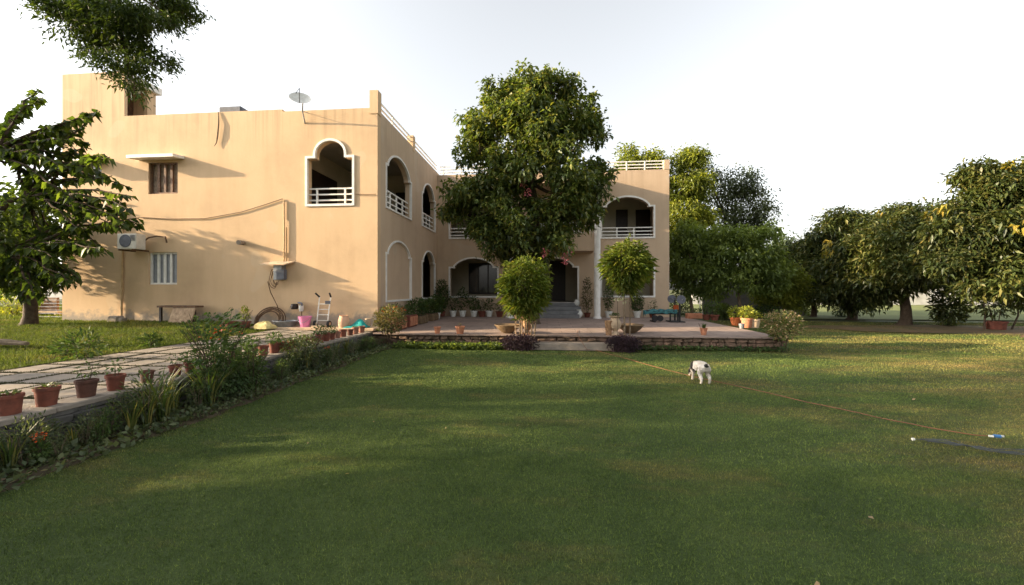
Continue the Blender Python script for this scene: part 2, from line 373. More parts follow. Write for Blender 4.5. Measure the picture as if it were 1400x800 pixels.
def tree(name, label, base, trunk, blobs, n, per, L, wid, rad, leaf, group=None, bark='bark', shell=(.5, 1), rough=.16, droop=.3, dz=-.25,
         limbs=True, extra=None, cat='tree', limb_r=.35, limb_from=.55, sub=9, core=.62):
    """trunk: [(x, y, z, r)] and blobs: [(x, y, z, rx, ry, rz)], both relative to the base"""
    base = Vector(base); t = empty(name, base, label, cat, group)
    tp = [base + Vector(p[:3]) for p in trunk]; tr = [p[3] for p in trunk]
    q0 = tp[0].lerp(tp[1], .12); q1 = tp[0].lerp(tp[1], .4)                     # root flare and a slightly crooked stem
    m = MB(); m.tube([tp[0], q0, q1 + Vector((tr[0] * .15, 0, 0))] + tp[1:], [tr[0] * 1.6, tr[0] * 1.15, tr[0] * .95] + tr[1:], 10); m.build('trunk', bark, t, True)
    if limbs:
        for i, b in enumerate(blobs):
            k = min(len(tp) - 1, max(1, int(len(tp) * (limb_from + (1 - limb_from) * rnd.random()))))
            c = base + Vector(b[:3]); r0 = tr[k] * .75
            pts = curve(tp[k], c, -.06 * (c - tp[k]).length, 5, .07 * (c - tp[k]).length)
            mm = MB(); mm.tube(pts, [r0 * (1 - .8 * q / 5) for q in range(6)], 6)
            for q in range(3):
                s = pts[3 + q % 2]; e = c + Vector((rnd.uniform(-1, 1) * b[3], rnd.uniform(-1, 1) * b[4], rnd.uniform(-.5, 1) * b[5])) * .75
                mm.tube(curve(s, e, .05, 3, .05), [r0 * limb_r, r0 * limb_r * .7, r0 * limb_r * .5, r0 * .06], 5)
            mm.build('limb', bark, t, True)
    C, O = crown_points(blobs, n, shell, rough, sub, core)
    V, F = whorls(C, O, per, L, wid, rad, 1.0, droop, dz)
    np_mesh('crown', V, F, leaf, t)
    if extra:
        lf, k2 = extra
        C2, O2 = crown_points(blobs, k2, (.98, 1.04), .08); keep = (O2[:, 2] > -.2); C2, O2 = C2[keep], O2[keep]
        V, F = whorls(C2, O2, per, L * 1.0, wid, rad * .7, .8, .7, -.6)
        np_mesh('new_leaves', V, F, lf, t)
    return t

# ================================================================ SETTING: ground
YF, XS, YB = 12.31, -5.45, 19.28            # wing front, wing court side, court facade
XL, XR = onY(85, 400, YF).x, onY(915, 300, YB).x
ZT = .37                                    # terrace level
ZP = .43                                    # flagged path level
YT = 11.4                                   # terrace front edge
XTR = 6.45                                  # terrace east edge
XW = -5.2                                   # retaining wall face

def sheet(name, xs, ys, zf, m):
    V = [(x, y, zf(x, y)) for y in ys for x in xs]; n = len(xs)
    Fs = [(j * n + i, j * n + i + 1, (j + 1) * n + i + 1, (j + 1) * n + i) for j in range(len(ys) - 1) for i in range(n - 1)]
    o = MB().add(V, Fs).build(name, m, None, True); o['kind'] = 'structure'; return o
def axis(a, b, far0, far1, step):
    return [far0 + (a - far0) * (i / 6) ** .5 for i in range(6)] + list(np.arange(a, b, step)) + [b + (far1 - b) * (i / 6) ** 2 for i in range(7)]
sheet('lawn', [XW - .02] + list(np.arange(-5, 30, .5)) + [45, 80, 160, 400, 900], [-900, -200, -40, -10] + list(np.arange(-2, 30, .5)) + [45, 80, 160, 400, 1500],
      lambda x, y: .012 * math.sin(x * 1.3 + y * .7) + .01 * math.sin(y * 2.1) - .012, 'lawn')
def zleft(x, y):
    s = lambda t: max(0, min(1, t)) ** 2 * (3 - 2 * max(0, min(1, t)))
    return .38 + .225 * s((y - 7) / 5.3) * s((-x - 8.3) / 2.2) + (.012 * math.sin(x * 2.1) * math.sin(y * 1.7) - .01 if x < -8.4 else 0)
sheet('verge_ground', [-900, -300, -80, -40] + list(np.arange(-30, -5.4, .5)) + [-5.42], [-900, -60, -10] + list(np.arange(-2, 32, .5)) + [50, 100, 300, 1500], zleft, 'rough_lawn')
# flower bed along the foot of the retaining wall
bed = MB()
ys = list(np.arange(-1, 11.6, .12)); xs = [XW - .05, -5.0, -4.85, -4.7, -4.56, -4.46]
hz = [.03, .03, .03, .025, .015, -.03]
V = [(x + (rnd.uniform(-.05, .05) if i == 5 else 0), y, hz[i] + (rnd.uniform(-.02, .025) if i < 5 else 0)) for y in ys for i, x in enumerate(xs)]
n = len(xs)
bed.add(V, [(j * n + i, j * n + i + 1, (j + 1) * n + i + 1, (j + 1) * n + i) for j in range(len(ys) - 1) for i in range(n - 1)])
bed.build('ground_bed', 'earth', None, True)['kind'] = 'structure'
# bare earth under the mango trees
under = MB(); ring = []
for k in range(40):
    a = 2 * math.pi * k / 40; q = 1 + .12 * math.sin(3 * a) + .07 * math.sin(7 * a + 1)
    ring.append((20.5 + 9.5 * q * math.cos(a), 18.0 + 2.3 * q * math.sin(a), .018))
under.add([(20.5, 18.3, .022)] + ring, [(0, 1 + k, 1 + (k + 1) % 40) for k in range(40)])
M['bare'] = mat('bare_soil', (.14, .08, .034), (.06, .055, .02), .9, .95, .6, 30)
under.build('ground_bare_earth', 'bare')['kind'] = 'structure'

M['field'] = mat('field_grass', (.15, .17, .05), (.09, .11, .032), .4, .9, .5, 8)
sheet('field_ground', [13, 40, 90, 200], [23.5, 30, 38, 46, 60], lambda x, y: .03, 'field')
M['joint'] = mat('joint_turf', (.085, .09, .035), (.05, .046, .024), 8, .95, .8, 50)
# ---- flagged path
path = empty('path', (-6.6, 6, ZP)); path['kind'] = 'structure'
bedm = MB(); bedm.box(-8.4, XW - .2, -1, 12.0, .25, ZP - .016); bedm.build('path_bed', 'joint', path)
xcol = [-8.42, -7.83, -7.2, -6.62, -6.02, XW - .31]; y = -.9; yrows = []
while y < 11.9:
    h = rnd.uniform(.56, .68); yrows.append(y)
    for i in range(5):
        b = MB(); g = .026; zt = ZP + rnd.uniform(-.009, .007)
        b.bbox(xcol[i] + g, xcol[i + 1] - g, y + g, y + h - g, .34, zt, .012); sk = rnd.uniform(-.02, .02)
        b.v = [(vx + rnd.uniform(-.007, .007) + sk * (vy - y), vy + rnd.uniform(-.007, .007) + sk * (vx - xcol[i]), vz) for vx, vy, vz in b.v]
        b.build('flagstone', 'flag', path)
    y += h
# ---- slate retaining wall under the path edge, with coping
rw = empty('retaining_wall', (XW, 5, 0), 'low dry-stacked slate retaining wall between the flagged path and the flower bed', 'wall')
MB().box(XW - .25, XW - .09, -1, 11.35, 0, ZP - .06).build('wall_core', 'rubble_fill', rw)
stones = []
for k in range(7):
    b = MB(); b.bbox(-.5, .5, -.5, .5, -.5, .5, .12); b.v = [tuple(c + rnd.uniform(-.09, .09) for c in v) for v in b.v]
    stones.append(b.mesh('stone', M['slate'], False))
z = .03
while z < ZP - .07:
    h = rnd.uniform(.055, .085); y = -.9 + rnd.uniform(0, .2)
    while y < 11.2:
        w = rnd.uniform(.2, .46) if y > .5 else .5
        o = bpy.data.objects.new('stone', rnd.choice(stones)); link(o, rw)
        o.location = Vector((XW - .08 + rnd.uniform(-.02, .03), y + w / 2, z + h / 2)) - WL[rw.name]
        o.scale = (.2, w * .98, h * 1.02); o.rotation_euler = (rnd.uniform(-.05, .05), rnd.uniform(-.04, .04), rnd.uniform(-.06, .06))
        y += w
    z += h
y = -.9
while y < 11.3:
    w = min(rnd.uniform(.5, .9), 11.33 - y)
    if w < .15: break
    b = MB(); b.bbox(XW - .31, XW + .045 + rnd.uniform(-.02, .02), y + .006, y + w - .006, ZP - .06, ZP + .004 + rnd.uniform(-.004, .004), .012); b.build('coping', 'coping', rw)
    y += w

# ================================================================ TERRACE
ter = empty('terrace', (0, YT, 0), 'raised paved terrace with rubble stone edge in front of the house', 'terrace')
def pavemat():
    m, n, l, p = nodes('terrace_paving')
    pos = n.new('ShaderNodeNewGeometry').outputs['Position']
    b = n.new('ShaderNodeTexBrick'); l.new(pos, b.inputs['Vector']); b.inputs['Scale'].default_value = 1
    b.inputs['Brick Width'].default_value = .9; b.inputs['Row Height'].default_value = .6; b.inputs['Mortar Size'].default_value = .012
    b.inputs['Color1'].default_value = (.26, .19, .155, 1); b.inputs['Color2'].default_value = (.32, .24, .195, 1); b.inputs['Mortar'].default_value = (.17, .12, .1, 1)
    c = mixc(n, l, b.outputs[0], ramp(n, l, noise(n, l, pos, 1.3, 6, .7), [(.3, (.62, .62, .64)), (.7, (1.15, 1.12, 1.1))]), 1.0, 'MULTIPLY')
    l.new(c, p.inputs['Base Color']); p.inputs['Roughness'].default_value = .8; bump(n, l, p, noise(n, l, pos, 20, 5), .25); return m
M['paving'] = pavemat()
XT0 = XS + .0
b = MB(); b.box(XT0 + .01, XTR, YT + .16, YB - .01, .0, ZT - .03); b.build('terrace_base', 'rubble_fill', ter)
b = MB(); b.box(XT0 + .004, XTR + .05, YT - .04, YB - .004, ZT - .03, ZT); b.build('terrace_top', 'paving', ter)
rub = []
for k in range(7):
    b = MB(); b.bbox(-.5, .5, -.5, .5, -.5, .5, .16); b.v = [tuple(c + rnd.uniform(-.1, .1) for c in v) for v in b.v]
    rub.append(b.mesh('stone', M['rubble'], False))
sx0, sx1 = onY(728, 462, YT).x, onY(836, 462, YT).x      # steps
def rubble_row(p0, p1, out, zmax):
    p0, p1 = Vector(p0), Vector(p1); L = (p1 - p0).length; d = (p1 - p0) / L; z = 0.0
    while z < zmax - .03:
        h = min(rnd.uniform(.08, .13), zmax - z); s = rnd.uniform(-.1, 0)
        while s < L:
            w = rnd.uniform(.16, .34); c = p0 + d * (s + w / 2)
            o = bpy.data.objects.new('stone', rnd.choice(rub)); link(o, ter)
            o.location = Vector((c.x, c.y, z + h / 2)) - WL[ter.name]
            o.scale = (w * .97, .24 + rnd.uniform(-.03, .04), h * .97) if abs(d.x) > .5 else (.24, w * .97, h * .97)
            o.rotation_euler = (rnd.uniform(-.05, .05), rnd.uniform(-.05, .05), rnd.uniform(-.05, .05)); s += w
        z += h
rubble_row((XT0, YT + .12, 0), (XTR - .1, YT + .12, 0), 1, ZT - .035)
rubble_row((XTR - .08, YT + .2, 0), (XTR - .08, YT + 7.5, 0), 1, ZT - .035)
st = MB()
st.bbox(sx0, sx1, YT - .42, YT + .02, 0, .19, .012); st.build('step', 'coping', ter)
# ================================================================ HOUSE
house = empty('house', (XS, YF, 0), 'tan two-storey house with white-trimmed shouldered arches and a flat roof', 'house')
def arch(u0, u1, z0, zs, zt, inset=.2, e=.1, a0=0, n=14):
    """closed counter-clockwise outline of a shouldered arch"""
    c, a = (u0 + u1) / 2, (u1 - u0) / 2 - inset; z1 = zs + e
    pts = [(u0, z0), (u1, z0), (u1, zs), (u1 - inset, zs)]
    A0 = R(a0); k, k0 = math.cos(A0), math.sin(A0)
    for i in range(n + 1):
        t = A0 + (math.pi - 2 * A0) * i / n
        pts.append((c + a * math.cos(t) / k, z1 + (zt - z1) * (math.sin(t) - k0) / (1 - k0)))
    pts += [(u0 + inset, zs), (u0, zs)]
    return pts
def offset(poly, w):
    n = len(poly); out = []
    for i in range(n):
        p0, p1, p2 = Vector(poly[i - 1]), Vector(poly[i]), Vector(poly[(i + 1) % n])
        e1, e2 = (p1 - p0).normalized(), (p2 - p1).normalized()
        n1, n2 = Vector((e1.y, -e1.x)), Vector((e2.y, -e2.x))
        b = n1 + n2; b = b / max(.35, b.length_squared / 2) if b.length > 1e-6 else n1
        out.append((p1.x + b.x * w, p1.y + b.y * w))
    return out
fy = lambda Y, s=1: (lambda u, v, d: (u, Y + d * s, v))
fx = lambda X, s=-1: (lambda u, v, d: (X + d * s, u, v))
def trim(poly, fn, w=.1, name='arch_trim'):
    b = MB(); b.prism(offset(poly, w), fn, -.035, .05, [offset(poly, -.003)]); return b.build(name, 'white', house)
def railing(fn, u0, u1, z0, hts, posts, dep=.1, bars=None):
    r = empty('railing', wloc(house), parent=house)
    for h in hts:
        b = MB(); b.prism([(u0, z0 + h - .022), (u1, z0 + h - .022), (u1, z0 + h + .022), (u0, z0 + h + .022)], fn, dep, dep + .045); b.build('rail', 'white', r)
    for u in posts:
        b = MB(); b.prism([(u - .025, z0), (u + .025, z0), (u + .025, z0 + hts[0] + .02), (u - .025, z0 + hts[0] + .02)], fn, dep - .006, dep + .051); b.build('post', 'white', r)
    if bars:
        k = int((u1 - u0) / bars)
        for i in range(1, k):
            u = u0 + (u1 - u0) * i / k
            b = MB(); b.prism([(u - .011, z0), (u + .011, z0), (u + .011, z0 + hts[0]), (u - .011, z0 + hts[0])], fn, dep + .01, dep + .035); b.build('bar', 'white', r)
    return r
def part(name, m, x0, x1, y0, y1, z0, z1, parent=None):
    return MB().box(x0, x1, y0, y1, z0, z1).build(name, m, parent or house)
zy = lambda x, y, Y: onY(x, y, Y).z
ux = lambda x, Y: onY(x, 396, Y).x
uy = lambda x, X: onX(x, 396, X).y
TW = .23
ZROOF = zy(514, 147, YF)                     # parapet top of the wing
ZFL, ZRF = 3.92, 6.8                         # upper floor, roof slab
YBK = 26.5

# ---- wing front wall: windows and the shouldered balcony arch
A = arch(ux(420.5, YF), ux(482, YF), zy(450, 279, YF), zy(450, 216, YF), zy(450, 192.5, YF), .27, .12, 0)
def rect(x0, x1, y0, y1, Y): return [(ux(x0, Y), zy((x0 + x1) / 2, y1, Y)), (ux(x1, Y), zy((x0 + x1) / 2, y1, Y)), (ux(x1, Y), zy((x0 + x1) / 2, y0, Y)), (ux(x0, Y), zy((x0 + x1) / 2, y0, Y))]
WB, WC, WD = rect(203, 243, 222, 265, YF), rect(203, 242, 345, 389, YF), rect(113, 139, 222, 243, YF)
xstep = ux(386, YF)
outer = [(XL, 0), (XS, 0), (XS, ZROOF), (xstep, ZROOF), (xstep, ZROOF + .07), (XL, ZROOF + .07)]
b = MB(); b.prism(outer, fy(YF), 0, TW, [A, WB, WC, WD]); b.build('wall', 'wall', house)
trim(A, fy(YF), .07)
w = A[1][0] - A[0][0]; railing(fy(YF), A[0][0], A[1][0], A[0][1], [.53, .34, .15], [A[0][0] + w * .17, A[0][0] + w * .8])
# ---- wing court side wall
z_e = lambda x, y: onX(x, y, XS).z
y1a, y1b, y2a, y2b = uy(528, XS), uy(561.5, XS), uy(577, XS), uy(594.5, XS)
zs0 = z_e(527, 284); sp = z_e(529, 226); ap = z_e(543, 215.5)
E1 = arch(y1a, y1b, zs0 + .06, sp, ap, .16, .1, 25); E2 = arch(y2a, y2b, zs0 + .06, sp, ap, .16, .1, 25)
zl0 = z_e(527, 411); lp = z_e(528, 347); la = z_e(544, 331)
F1 = arch(y1a, y1b, zl0, lp, la, .16, .1, 25); F2 = arch(y2a, y2b, zl0, lp, la, .16, .1, 25)
b = MB(); b.prism([(YF + TW, 0), (YBK, 0), (YBK, ZROOF - .05), (YF + TW, ZROOF - .05)], fx(XS), 0, TW, [E1, E2, F1, F2]); b.build('wall', 'wall_shaded', house)
for P in (E1, E2, F1, F2): trim(P, fx(XS), .06)
b = MB(); b.prism(offset(F1, -.001), fx(XS), .05, TW - .02); b.build('blind_panel', 'wall_shaded', house)
for P in (E1, E2):
    w = P[1][0] - P[0][0]; railing(fx(XS), P[0][0], P[1][0], P[0][1], [.62, .42, .22], [P[0][0] + w * .25, P[0][0] + w * .5, P[0][0] + w * .75])
# roof-edge rail over the court side
ypost = uy(566, XS)
part('corner_post', 'wall', XS - .26, XS + .02, YF - .02, YF + .26, ZROOF - .2, ZROOF + .56)
part('parapet_post', 'wall', XS - .24, XS + .01, ypost - .13, ypost + .13, ZROOF - .2, ZROOF + .42)
railing(fx(XS), YF + .26, YB + .2, ZROOF - .05, [.4, .22], [uy(540, XS)], .08)
# ---- rest of the wing: west wall, back wall, floors, inner partitions
part('wall', 'wall', XL, XL + TW, YF + TW, YBK, 0, ZROOF + .06)
part('wall', 'wall', XL + TW, XS - TW, YBK - TW, YBK, 0, ZROOF - .02)
part('floor', 'cream', XL + TW, XS - TW, YF + TW, YBK - TW, ZFL - .14, ZFL)
part('floor', 'slab', XL + TW, XS - TW, YF + TW, YBK - TW, .5, .8)
part('roof', 'slab', XL + TW, XS - TW, YF + TW, YBK - TW, ZRF, ZRF + .14)
xv = XS - 3.1
part('inner_wall', 'cream', xv - .15, xv, YF + TW + .005, YBK - TW, ZFL + .004, ZRF - .004)
part('inner_wall', 'cream', xv - .15, xv, YF + TW + .005, YBK - TW, .81, ZFL - .145)
part('inner_wall', 'cream', xv + .005, XS - TW - .005, 17.2, 17.35, ZFL + .004, ZRF - .004)
part('door', 'dark_wood', xv - .02, xv + .03, 13.6, 15.4, ZFL + .01, ZFL + 2.15)
part('door', 'dark_wood', XS - 1.3, XS - .45, 17.15, 17.2, ZFL + .01, ZFL + 2.1)
# ---- windows in the wing front
def window(poly, frame_m, pane_m, kind, n):
    u0, u1, z0, z1 = poly[0][0], poly[1][0], poly[0][1], poly[2][1]
    wv = empty('window', wloc(house), parent=house)
    f = .06; d0, d1 = .06, .14
    b = MB(); b.prism([(u0 + .002, z0 + .002), (u1 - .002, z0 + .002), (u1 - .002, z1 - .002), (u0 + .002, z1 - .002)], fy(YF), d0, d1, [[(u0 + f, z0 + f), (u1 - f, z0 + f), (u1 - f, z1 - f), (u0 + f, z1 - f)]]); b.build('frame', frame_m, wv)
    for i in range(n):
        a, c = u0 + f + (u1 - u0 - 2 * f) * i / n, u0 + f + (u1 - u0 - 2 * f) * (i + 1) / n
        MB().box(a + .003, c - .003, YF + .115, YF + .125, z0 + f + .003, z1 - f - .003).build('pane', pane_m, wv)
        if i: MB().box(a - .04, a + .04, YF + .07, YF + .135, z0 + f - .002, z1 - f + .002).build('mullion', frame_m, wv)
    MB().box(u0 + f, u1 - f, YF + TW - .02, YF + TW + .01, z0 + f, z1 - f).build('backing', 'dark_wood', wv)
    return wv
window(WB, 'brown_wood', 'curtain', 'shutter', 4)
window(WC, 'white', 'grey_glass', 'bars', 4)
window(WD, 'metal', 'grey_glass', 'plain', 2)
def chajja(x0, x1, y, d=.42):
    u0, u1, z = ux(x0, YF), ux(x1, YF), zy((x0 + x1) / 2, y, YF)
    b = MB(); b.box(u0, u1, YF - d, YF + .02, z - .05, z + .05)
    b.v = [(vx, vy, vz - (.05 if vy < YF - .1 else 0)) for vx, vy, vz in b.v]; b.build('sunshade', 'white', house)
chajja(190, 252, 216.5); chajja(100, 148, 221)
# ---- stair tower on the roof
ztw = zy(100, 101, YF); xa, xb = ux(170, YF), ux(211, YF)
tw = empty('stair_tower', wloc(house), parent=house)
zb = ZROOF + .072
def tp(x0, x1, y0, y1, z0, z1, m='wall'): MB().box(x0, x1, y0, y1, z0, z1).build('wall', m, tw)
d1, d2 = .78, 1.0                            # the doorway in the tower's side faces the roof
tp(XL, xa, YF, YF + .1, zb, ztw); tp(XL, XL + TW, YF + .102, YF + d2 + .1, zb, ztw - .002); tp(XL + TW + .002, xa - .14, YF + d2, YF + d2 + .1, zb, ztw - .26)
tp(xa - .14, xa, YF + d1, YF + d2 + .1, zb, ztw - .26); tp(xa - .9, xa - .8, YF + .102, YF + d2 - .002, zb, ztw - .262, 'brown_wood')
MB().box(XL + TW + .004, xa + .13, YF + .102, YF + d2 + .22, ztw - .257, ztw - .02).build('roof', 'white', tw)
# ---- court facade
Gx0, Gx1 = ux(615.5, YB), ux(680, YB)
zB = lambda y, x=650: zy(x, y, YB)
G1 = arch(Gx0, Gx1, zB(405), zB(366.5), zB(353.5), .24, .1, 30)
G2 = arch(Gx0, ux(683, YB), zB(324.5), zB(283), zB(270), .24, .1, 30)
I2 = arch(ux(823, YB), ux(893.5, YB), zB(324, 860), zB(283, 860), zB(269.5, 860), .24, .1, 30)
I1 = arch(ux(823, YB), ux(893.5, YB), zB(404.5, 860), zB(365, 860), zB(352.5, 860), .24, .1, 30)
H1 = arch(ux(725, YB), ux(789.5, YB), 1.06, zB(366, 757), zB(353, 757), .24, .1, 30)
H2 = arch(ux(725, YB), ux(789.5, YB), ZFL + .02, zB(283, 757), zB(270, 757), .24, .1, 30)
b = MB(); b.prism([(XS + .002, 0), (XR, 0), (XR, 7.38), (XS + .002, 7.38)], fy(YB), 0, TW, [G1, G2, I1, I2, H1, H2]); b.build('wall', 'wall_shaded', house)
for P in (G1, G2, I1, I2, H1, H2): trim(P, fy(YB), .075)
for P in (G2, I2):
    w = P[1][0] - P[0][0]; railing(fy(YB), P[0][0], P[1][0], P[0][1], [.46, .29, .12], [P[0][0] + w * .3, P[0][0] + w * .63])
part('corner_post', 'wall_shaded', XR - .24, XR + .01, YB - .015, YB + .25, 7.385, 7.83)
railing(fy(YB), ux(816, YB), XR - .24, 7.385, [.42, .27, .12], [ux(828, YB), ux(857, YB), ux(882, YB)], .05)
railing(fy(YB), XS + .1, ux(690, YB), 7.385, [.42, .27, .12], [ux(606, YB), ux(630, YB), ux(655, YB)], .05)
part('wall', 'wall_shaded', XR - TW, XR, YB + TW + .002, YBK, 0, 7.36)
part('wall', 'wall_shaded', XS + .01, XR - TW - .002, YBK - TW, YBK, 0, 7.34)
part('floor', 'cream', XS + .01, XR - TW - .002, YB + TW + .002, YBK - TW - .002, ZFL - .2, ZFL)
part('floor', 'slab', XS + .01, XR - TW - .002, YB + TW + .002, YBK - TW - .002, .8, 1.06)
part('roof', 'slab', XS + .01, XR - TW - .002, YB + TW + .002, YBK - TW - .002, ZRF, ZRF + .16)
YV = 21.9
part('inner_wall', 'cream', XS + .01, XR - TW - .004, YV, YV + .15, 1.064, ZFL - .204)
part('inner_wall', 'cream', XS + .01, XR - TW - .004, YV, YV + .15, ZFL + .004, ZRF - .004)
for q, m in ((onY(690, 0, YB).x, 'cream'), (onY(805, 0, YB).x, 'cream')):
    part('inner_wall', m, q - .07, q + .07, YB + TW + .004, YV - .004, 1.066, ZFL - .206)
def iwin(x0, x1, y0, y1, name='door', m='dark_wood'):
    a, c, e, f = ux(x0, YV), ux(x1, YV), zy((x0 + x1) / 2, y1, YV), zy((x0 + x1) / 2, y0, YV)
    d = part(name, m, a, c, YV - .06, YV + .02, max(e, 0), f)
    if name == 'window':
        for i in range(3):
            s = a + (c - a) * (i + .06) / 3; t = a + (c - a) * (i + .94) / 3
            MB().box(s, t, YV - .075, YV - .058, e + .08, f - .08).build('pane', 'glass', d)
iwin(641, 681, 360, 402, 'window'); iwin(752, 773, 357, 414); iwin(842, 858, 287, 332); iwin(869, 890, 287, 332); iwin(640, 676, 290, 332); iwin(745, 775, 290, 330)
# entrance steps, porch columns, balcony
xe0, xe1 = ux(725, YB), ux(789.5, YB)
M['stepm'] = mat('grey_step', (.2, .2, .2), (.13, .13, .135), 4, .7, .2)
for i in range(4):
    b = MB(); b.bbox(xe0, xe1, YB - .3 * (4 - i) + .0, YB - .005, ZT + .17 * i + (.004 if i else -.01), ZT + .17 * (i + 1), .008); b.build('step', 'stepm', house)
YC = 18.15; xc0, xc1 = onY(697, 0, YC).x, onY(816.5, 0, YC).x
for q in (xc0, xc1):
    b = MB(); b.lathe([(.19, ZT - .005), (.19, ZT + .06), (.145, ZT + .09), (.145, 6.42), (.18, 6.46), (.18, 6.5)], (q, YC, 0), 20); b.build('column', 'white', house, True)
zs_, zt_ = zy(790, 343, YC), zy(790, 319.5, YC)
part('balcony', 'wall_shaded', xc0 + .05, xc1 - .1, YC - .05, YB - .004, zs_, zt_)
railing(fy(YC), xc0 + .05, xc1 - .12, zt_, [.5], [], .0, .1)
part('porch_roof', 'wall_shaded', xc0 - .25, xc1 + .25, YC - .25, YB - .004, 6.5, 7.05)

# ================================================================ FIXTURES ON THE WING WALL
def P(x, y, out=.03): return onY(x, y, YF - out)
b = MB(); b.tube([P(190, 297), P(230, 299.5), P(280, 299), P(330, 290), P(365, 279), P(386, 272), P(388, 276), P(388, 300)], .013, 5)
tag(b.build('cable', 'cable', None, True), 'brown cable sagging across the tan wall below the upper window', 'cable')
b = MB(); b.tube([P(486, 265.5), P(500, 266), P(514, 265.5)], .01, 5); tag(b.build('cable', 'cable', None, True), 'thin cable running from the balcony arch to the wall corner', 'cable')
b = MB(); b.tube([P(388, 274, .05), P(388.5, 315, .05), P(388, 359, .05)], .024, 7); b.tube([P(391.5, 311, .04), P(391.5, 359, .04)], .017, 6)
tag(b.build('conduit', 'pvc', None, True), 'vertical tan conduit running down into the meter box', 'conduit')
b = MB(); b.tube([P(168.5, 291, .05), P(167.5, 340, .05), P(166, 438, .05)], .033, 8); b.tube([P(168.5, 291, .05), P(172, 290.5, .05), P(176, 291.5, .05)], .025, 6)
tag(b.build('drain_pipe', 'pvc', None, True), 'tan vertical drain pipe behind the air conditioner', 'pipe')
b = MB(); b.tube([P(100, 278.5, .05), P(172, 278.5, .05)], .03, 6); tag(b.build('water_pipe', 'pvc', None, True), 'horizontal tan water pipe high on the wall behind the mulberry leaves', 'pipe')
b = MB(); b.tube([P(333, 332.5, -.02), P(331, 332, .1), P(326, 331.5, .32)], .075, 10); b.lathe([(.1, 0), (.1, .12)], (0, 0, 0), 4) if 0 else None
tag(b.build('spout_pipe', 'coping', None, True), 'short stub of rain spout sticking out of the tan wall', 'pipe')
b = MB(); b.tube([P(298.5, 153, .02), P(299, 168, .05), P(297.5, 185, .05), P(296, 195, .04), P(293, 200, .05)], [.012, .02, .024, .016, .006], 6)
tag(b.build('hanging_rope', 'bark_pale', None, True), 'frayed rope hanging from the roof edge', 'rope')
# air conditioner
p = P(178, 341, .4); ac = empty('air_conditioner', p, 'cream outdoor air conditioner unit on a bracket on the tan wall', 'air conditioner')
k = ppm(178, YF - .4); x0, x1, z0, z1 = p.x - 15 / k, p.x + 13.5 / k, p.z, p.z + 21 / k
b = MB(); b.bbox(x0, x1, YF - .5, YF - .18, z0, z1, .015); b.build('casing', 'ac', ac)
b = MB(); b.lathe([(.21, 0), (.21, .012), (.19, .016), (.05, .018)], (0, 0, 0), 20); b.v = [(x0 + .3 + v[0], YF - .5 - v[2], z0 + .27 + v[1]) for v in b.v]; b.build('fan_grille', 'plate', ac)
for i in range(5): MB().box(x1 - .2, x1 - .04, YF - .512, YF - .498, z0 + .28 + i * .04, z0 + .3 + i * .04).build('vent_slat', 'plate', ac)
for q in (x0 + .08, x1 - .12): MB().box(q, q + .04, YF - .54, YF + .02, z0 - .05, z0 + .001).build('bracket', 'cable', ac)
b = MB(); b.tube([P(191, 333, .3), P(197, 330, .2), P(203, 325, .12), P(214, 323, .08), P(226, 324, .08), P(228, 332, .08)], .025, 6); b.build('refrigerant_pipe', 'cable', ac, True)
# satellite dish
p = P(417, 167, .02); ds = empty('satellite_dish', p, 'white satellite dish on a thin arm at the roof edge', 'dish')
c = P(410.5, 138, .55); b = MB(); b.tube([P(417, 169, .0), P(413.5, 152, .25), c + Vector((0, .12, -.02))], .022, 6); b.build('arm', 'metal', ds, True)
b = MB(); b.tube([P(422.5, 155, .0), P(413.5, 152, .25)], .012, 5); b.build('brace', 'metal', ds, True)
b = MB(); b.lathe([(.001, 0), (.12, .012), (.22, .045), (.31, .1), (.31, .106), (.22, .055), (.12, .022), (.001, .01)], (0, 0, 0), 24)
rot = Matrix.Rotation(R(28), 4, 'Z') @ Matrix.Rotation(R(52), 4, 'X')
b.v = [tuple(c + rot @ Vector((v[0], v[1] , v[2])) ) for v in b.v]; b.build('reflector', 'whitepot', ds, True)
b = MB(); b.tube([c + rot @ Vector((0, -.3, .09)), c + rot @ Vector((0, .05, .38)), P(404.5, 127.5, .9)], .012, 5); b.build('feed_arm', 'black', ds, True)
# meter box
p = P(386, 384, .1); mbx = empty('meter_box', p, 'electric meter box under a small sloping sheet roof with loops of cable', 'meter box')
k = ppm(386, YF)
b = MB(); b.bbox(P(379, 0).x, P(390, 0).x, YF - .22, YF + .01, P(0, 384).z, P(0, 364).z, .01); b.build('box', 'metal', mbx)
b = MB(); b.box(P(384, 0).x, P(394, 0).x, YF - .25, YF - .1, P(0, 383).z, P(0, 371).z); b.build('switch', 'plate', mbx)
b = MB(); b.box(P(369, 0).x, P(403, 0).x, YF - .38, YF + .01, P(0, 361).z, P(0, 359.5).z); b.v = [(v[0] - (.12 if v[1] < YF - .1 else 0), v[1], v[2] - (.12 if v[1] < YF - .1 else 0)) for v in b.v]; b.build('sheet_roof', 'beige_pot', mbx)
b = MB()
for r_, dx in ((.2, -.12), (.15, -.05), (.24, -.16)):
    cc = P(380, 380, .12); b.tube([cc + Vector((dx + r_ * .6 * math.cos(t), .03 * math.sin(3 * t), -.03 + r_ * 1.3 * math.sin(t))) for t in np.linspace(.6, 5.9, 14)], .011, 5)
b.tube([P(366, 385, .08), P(370, 400, .08), P(379, 418, .06), P(384, 436, .1)], .013, 5); b.build('cable_loops', 'cable', mbx, True)
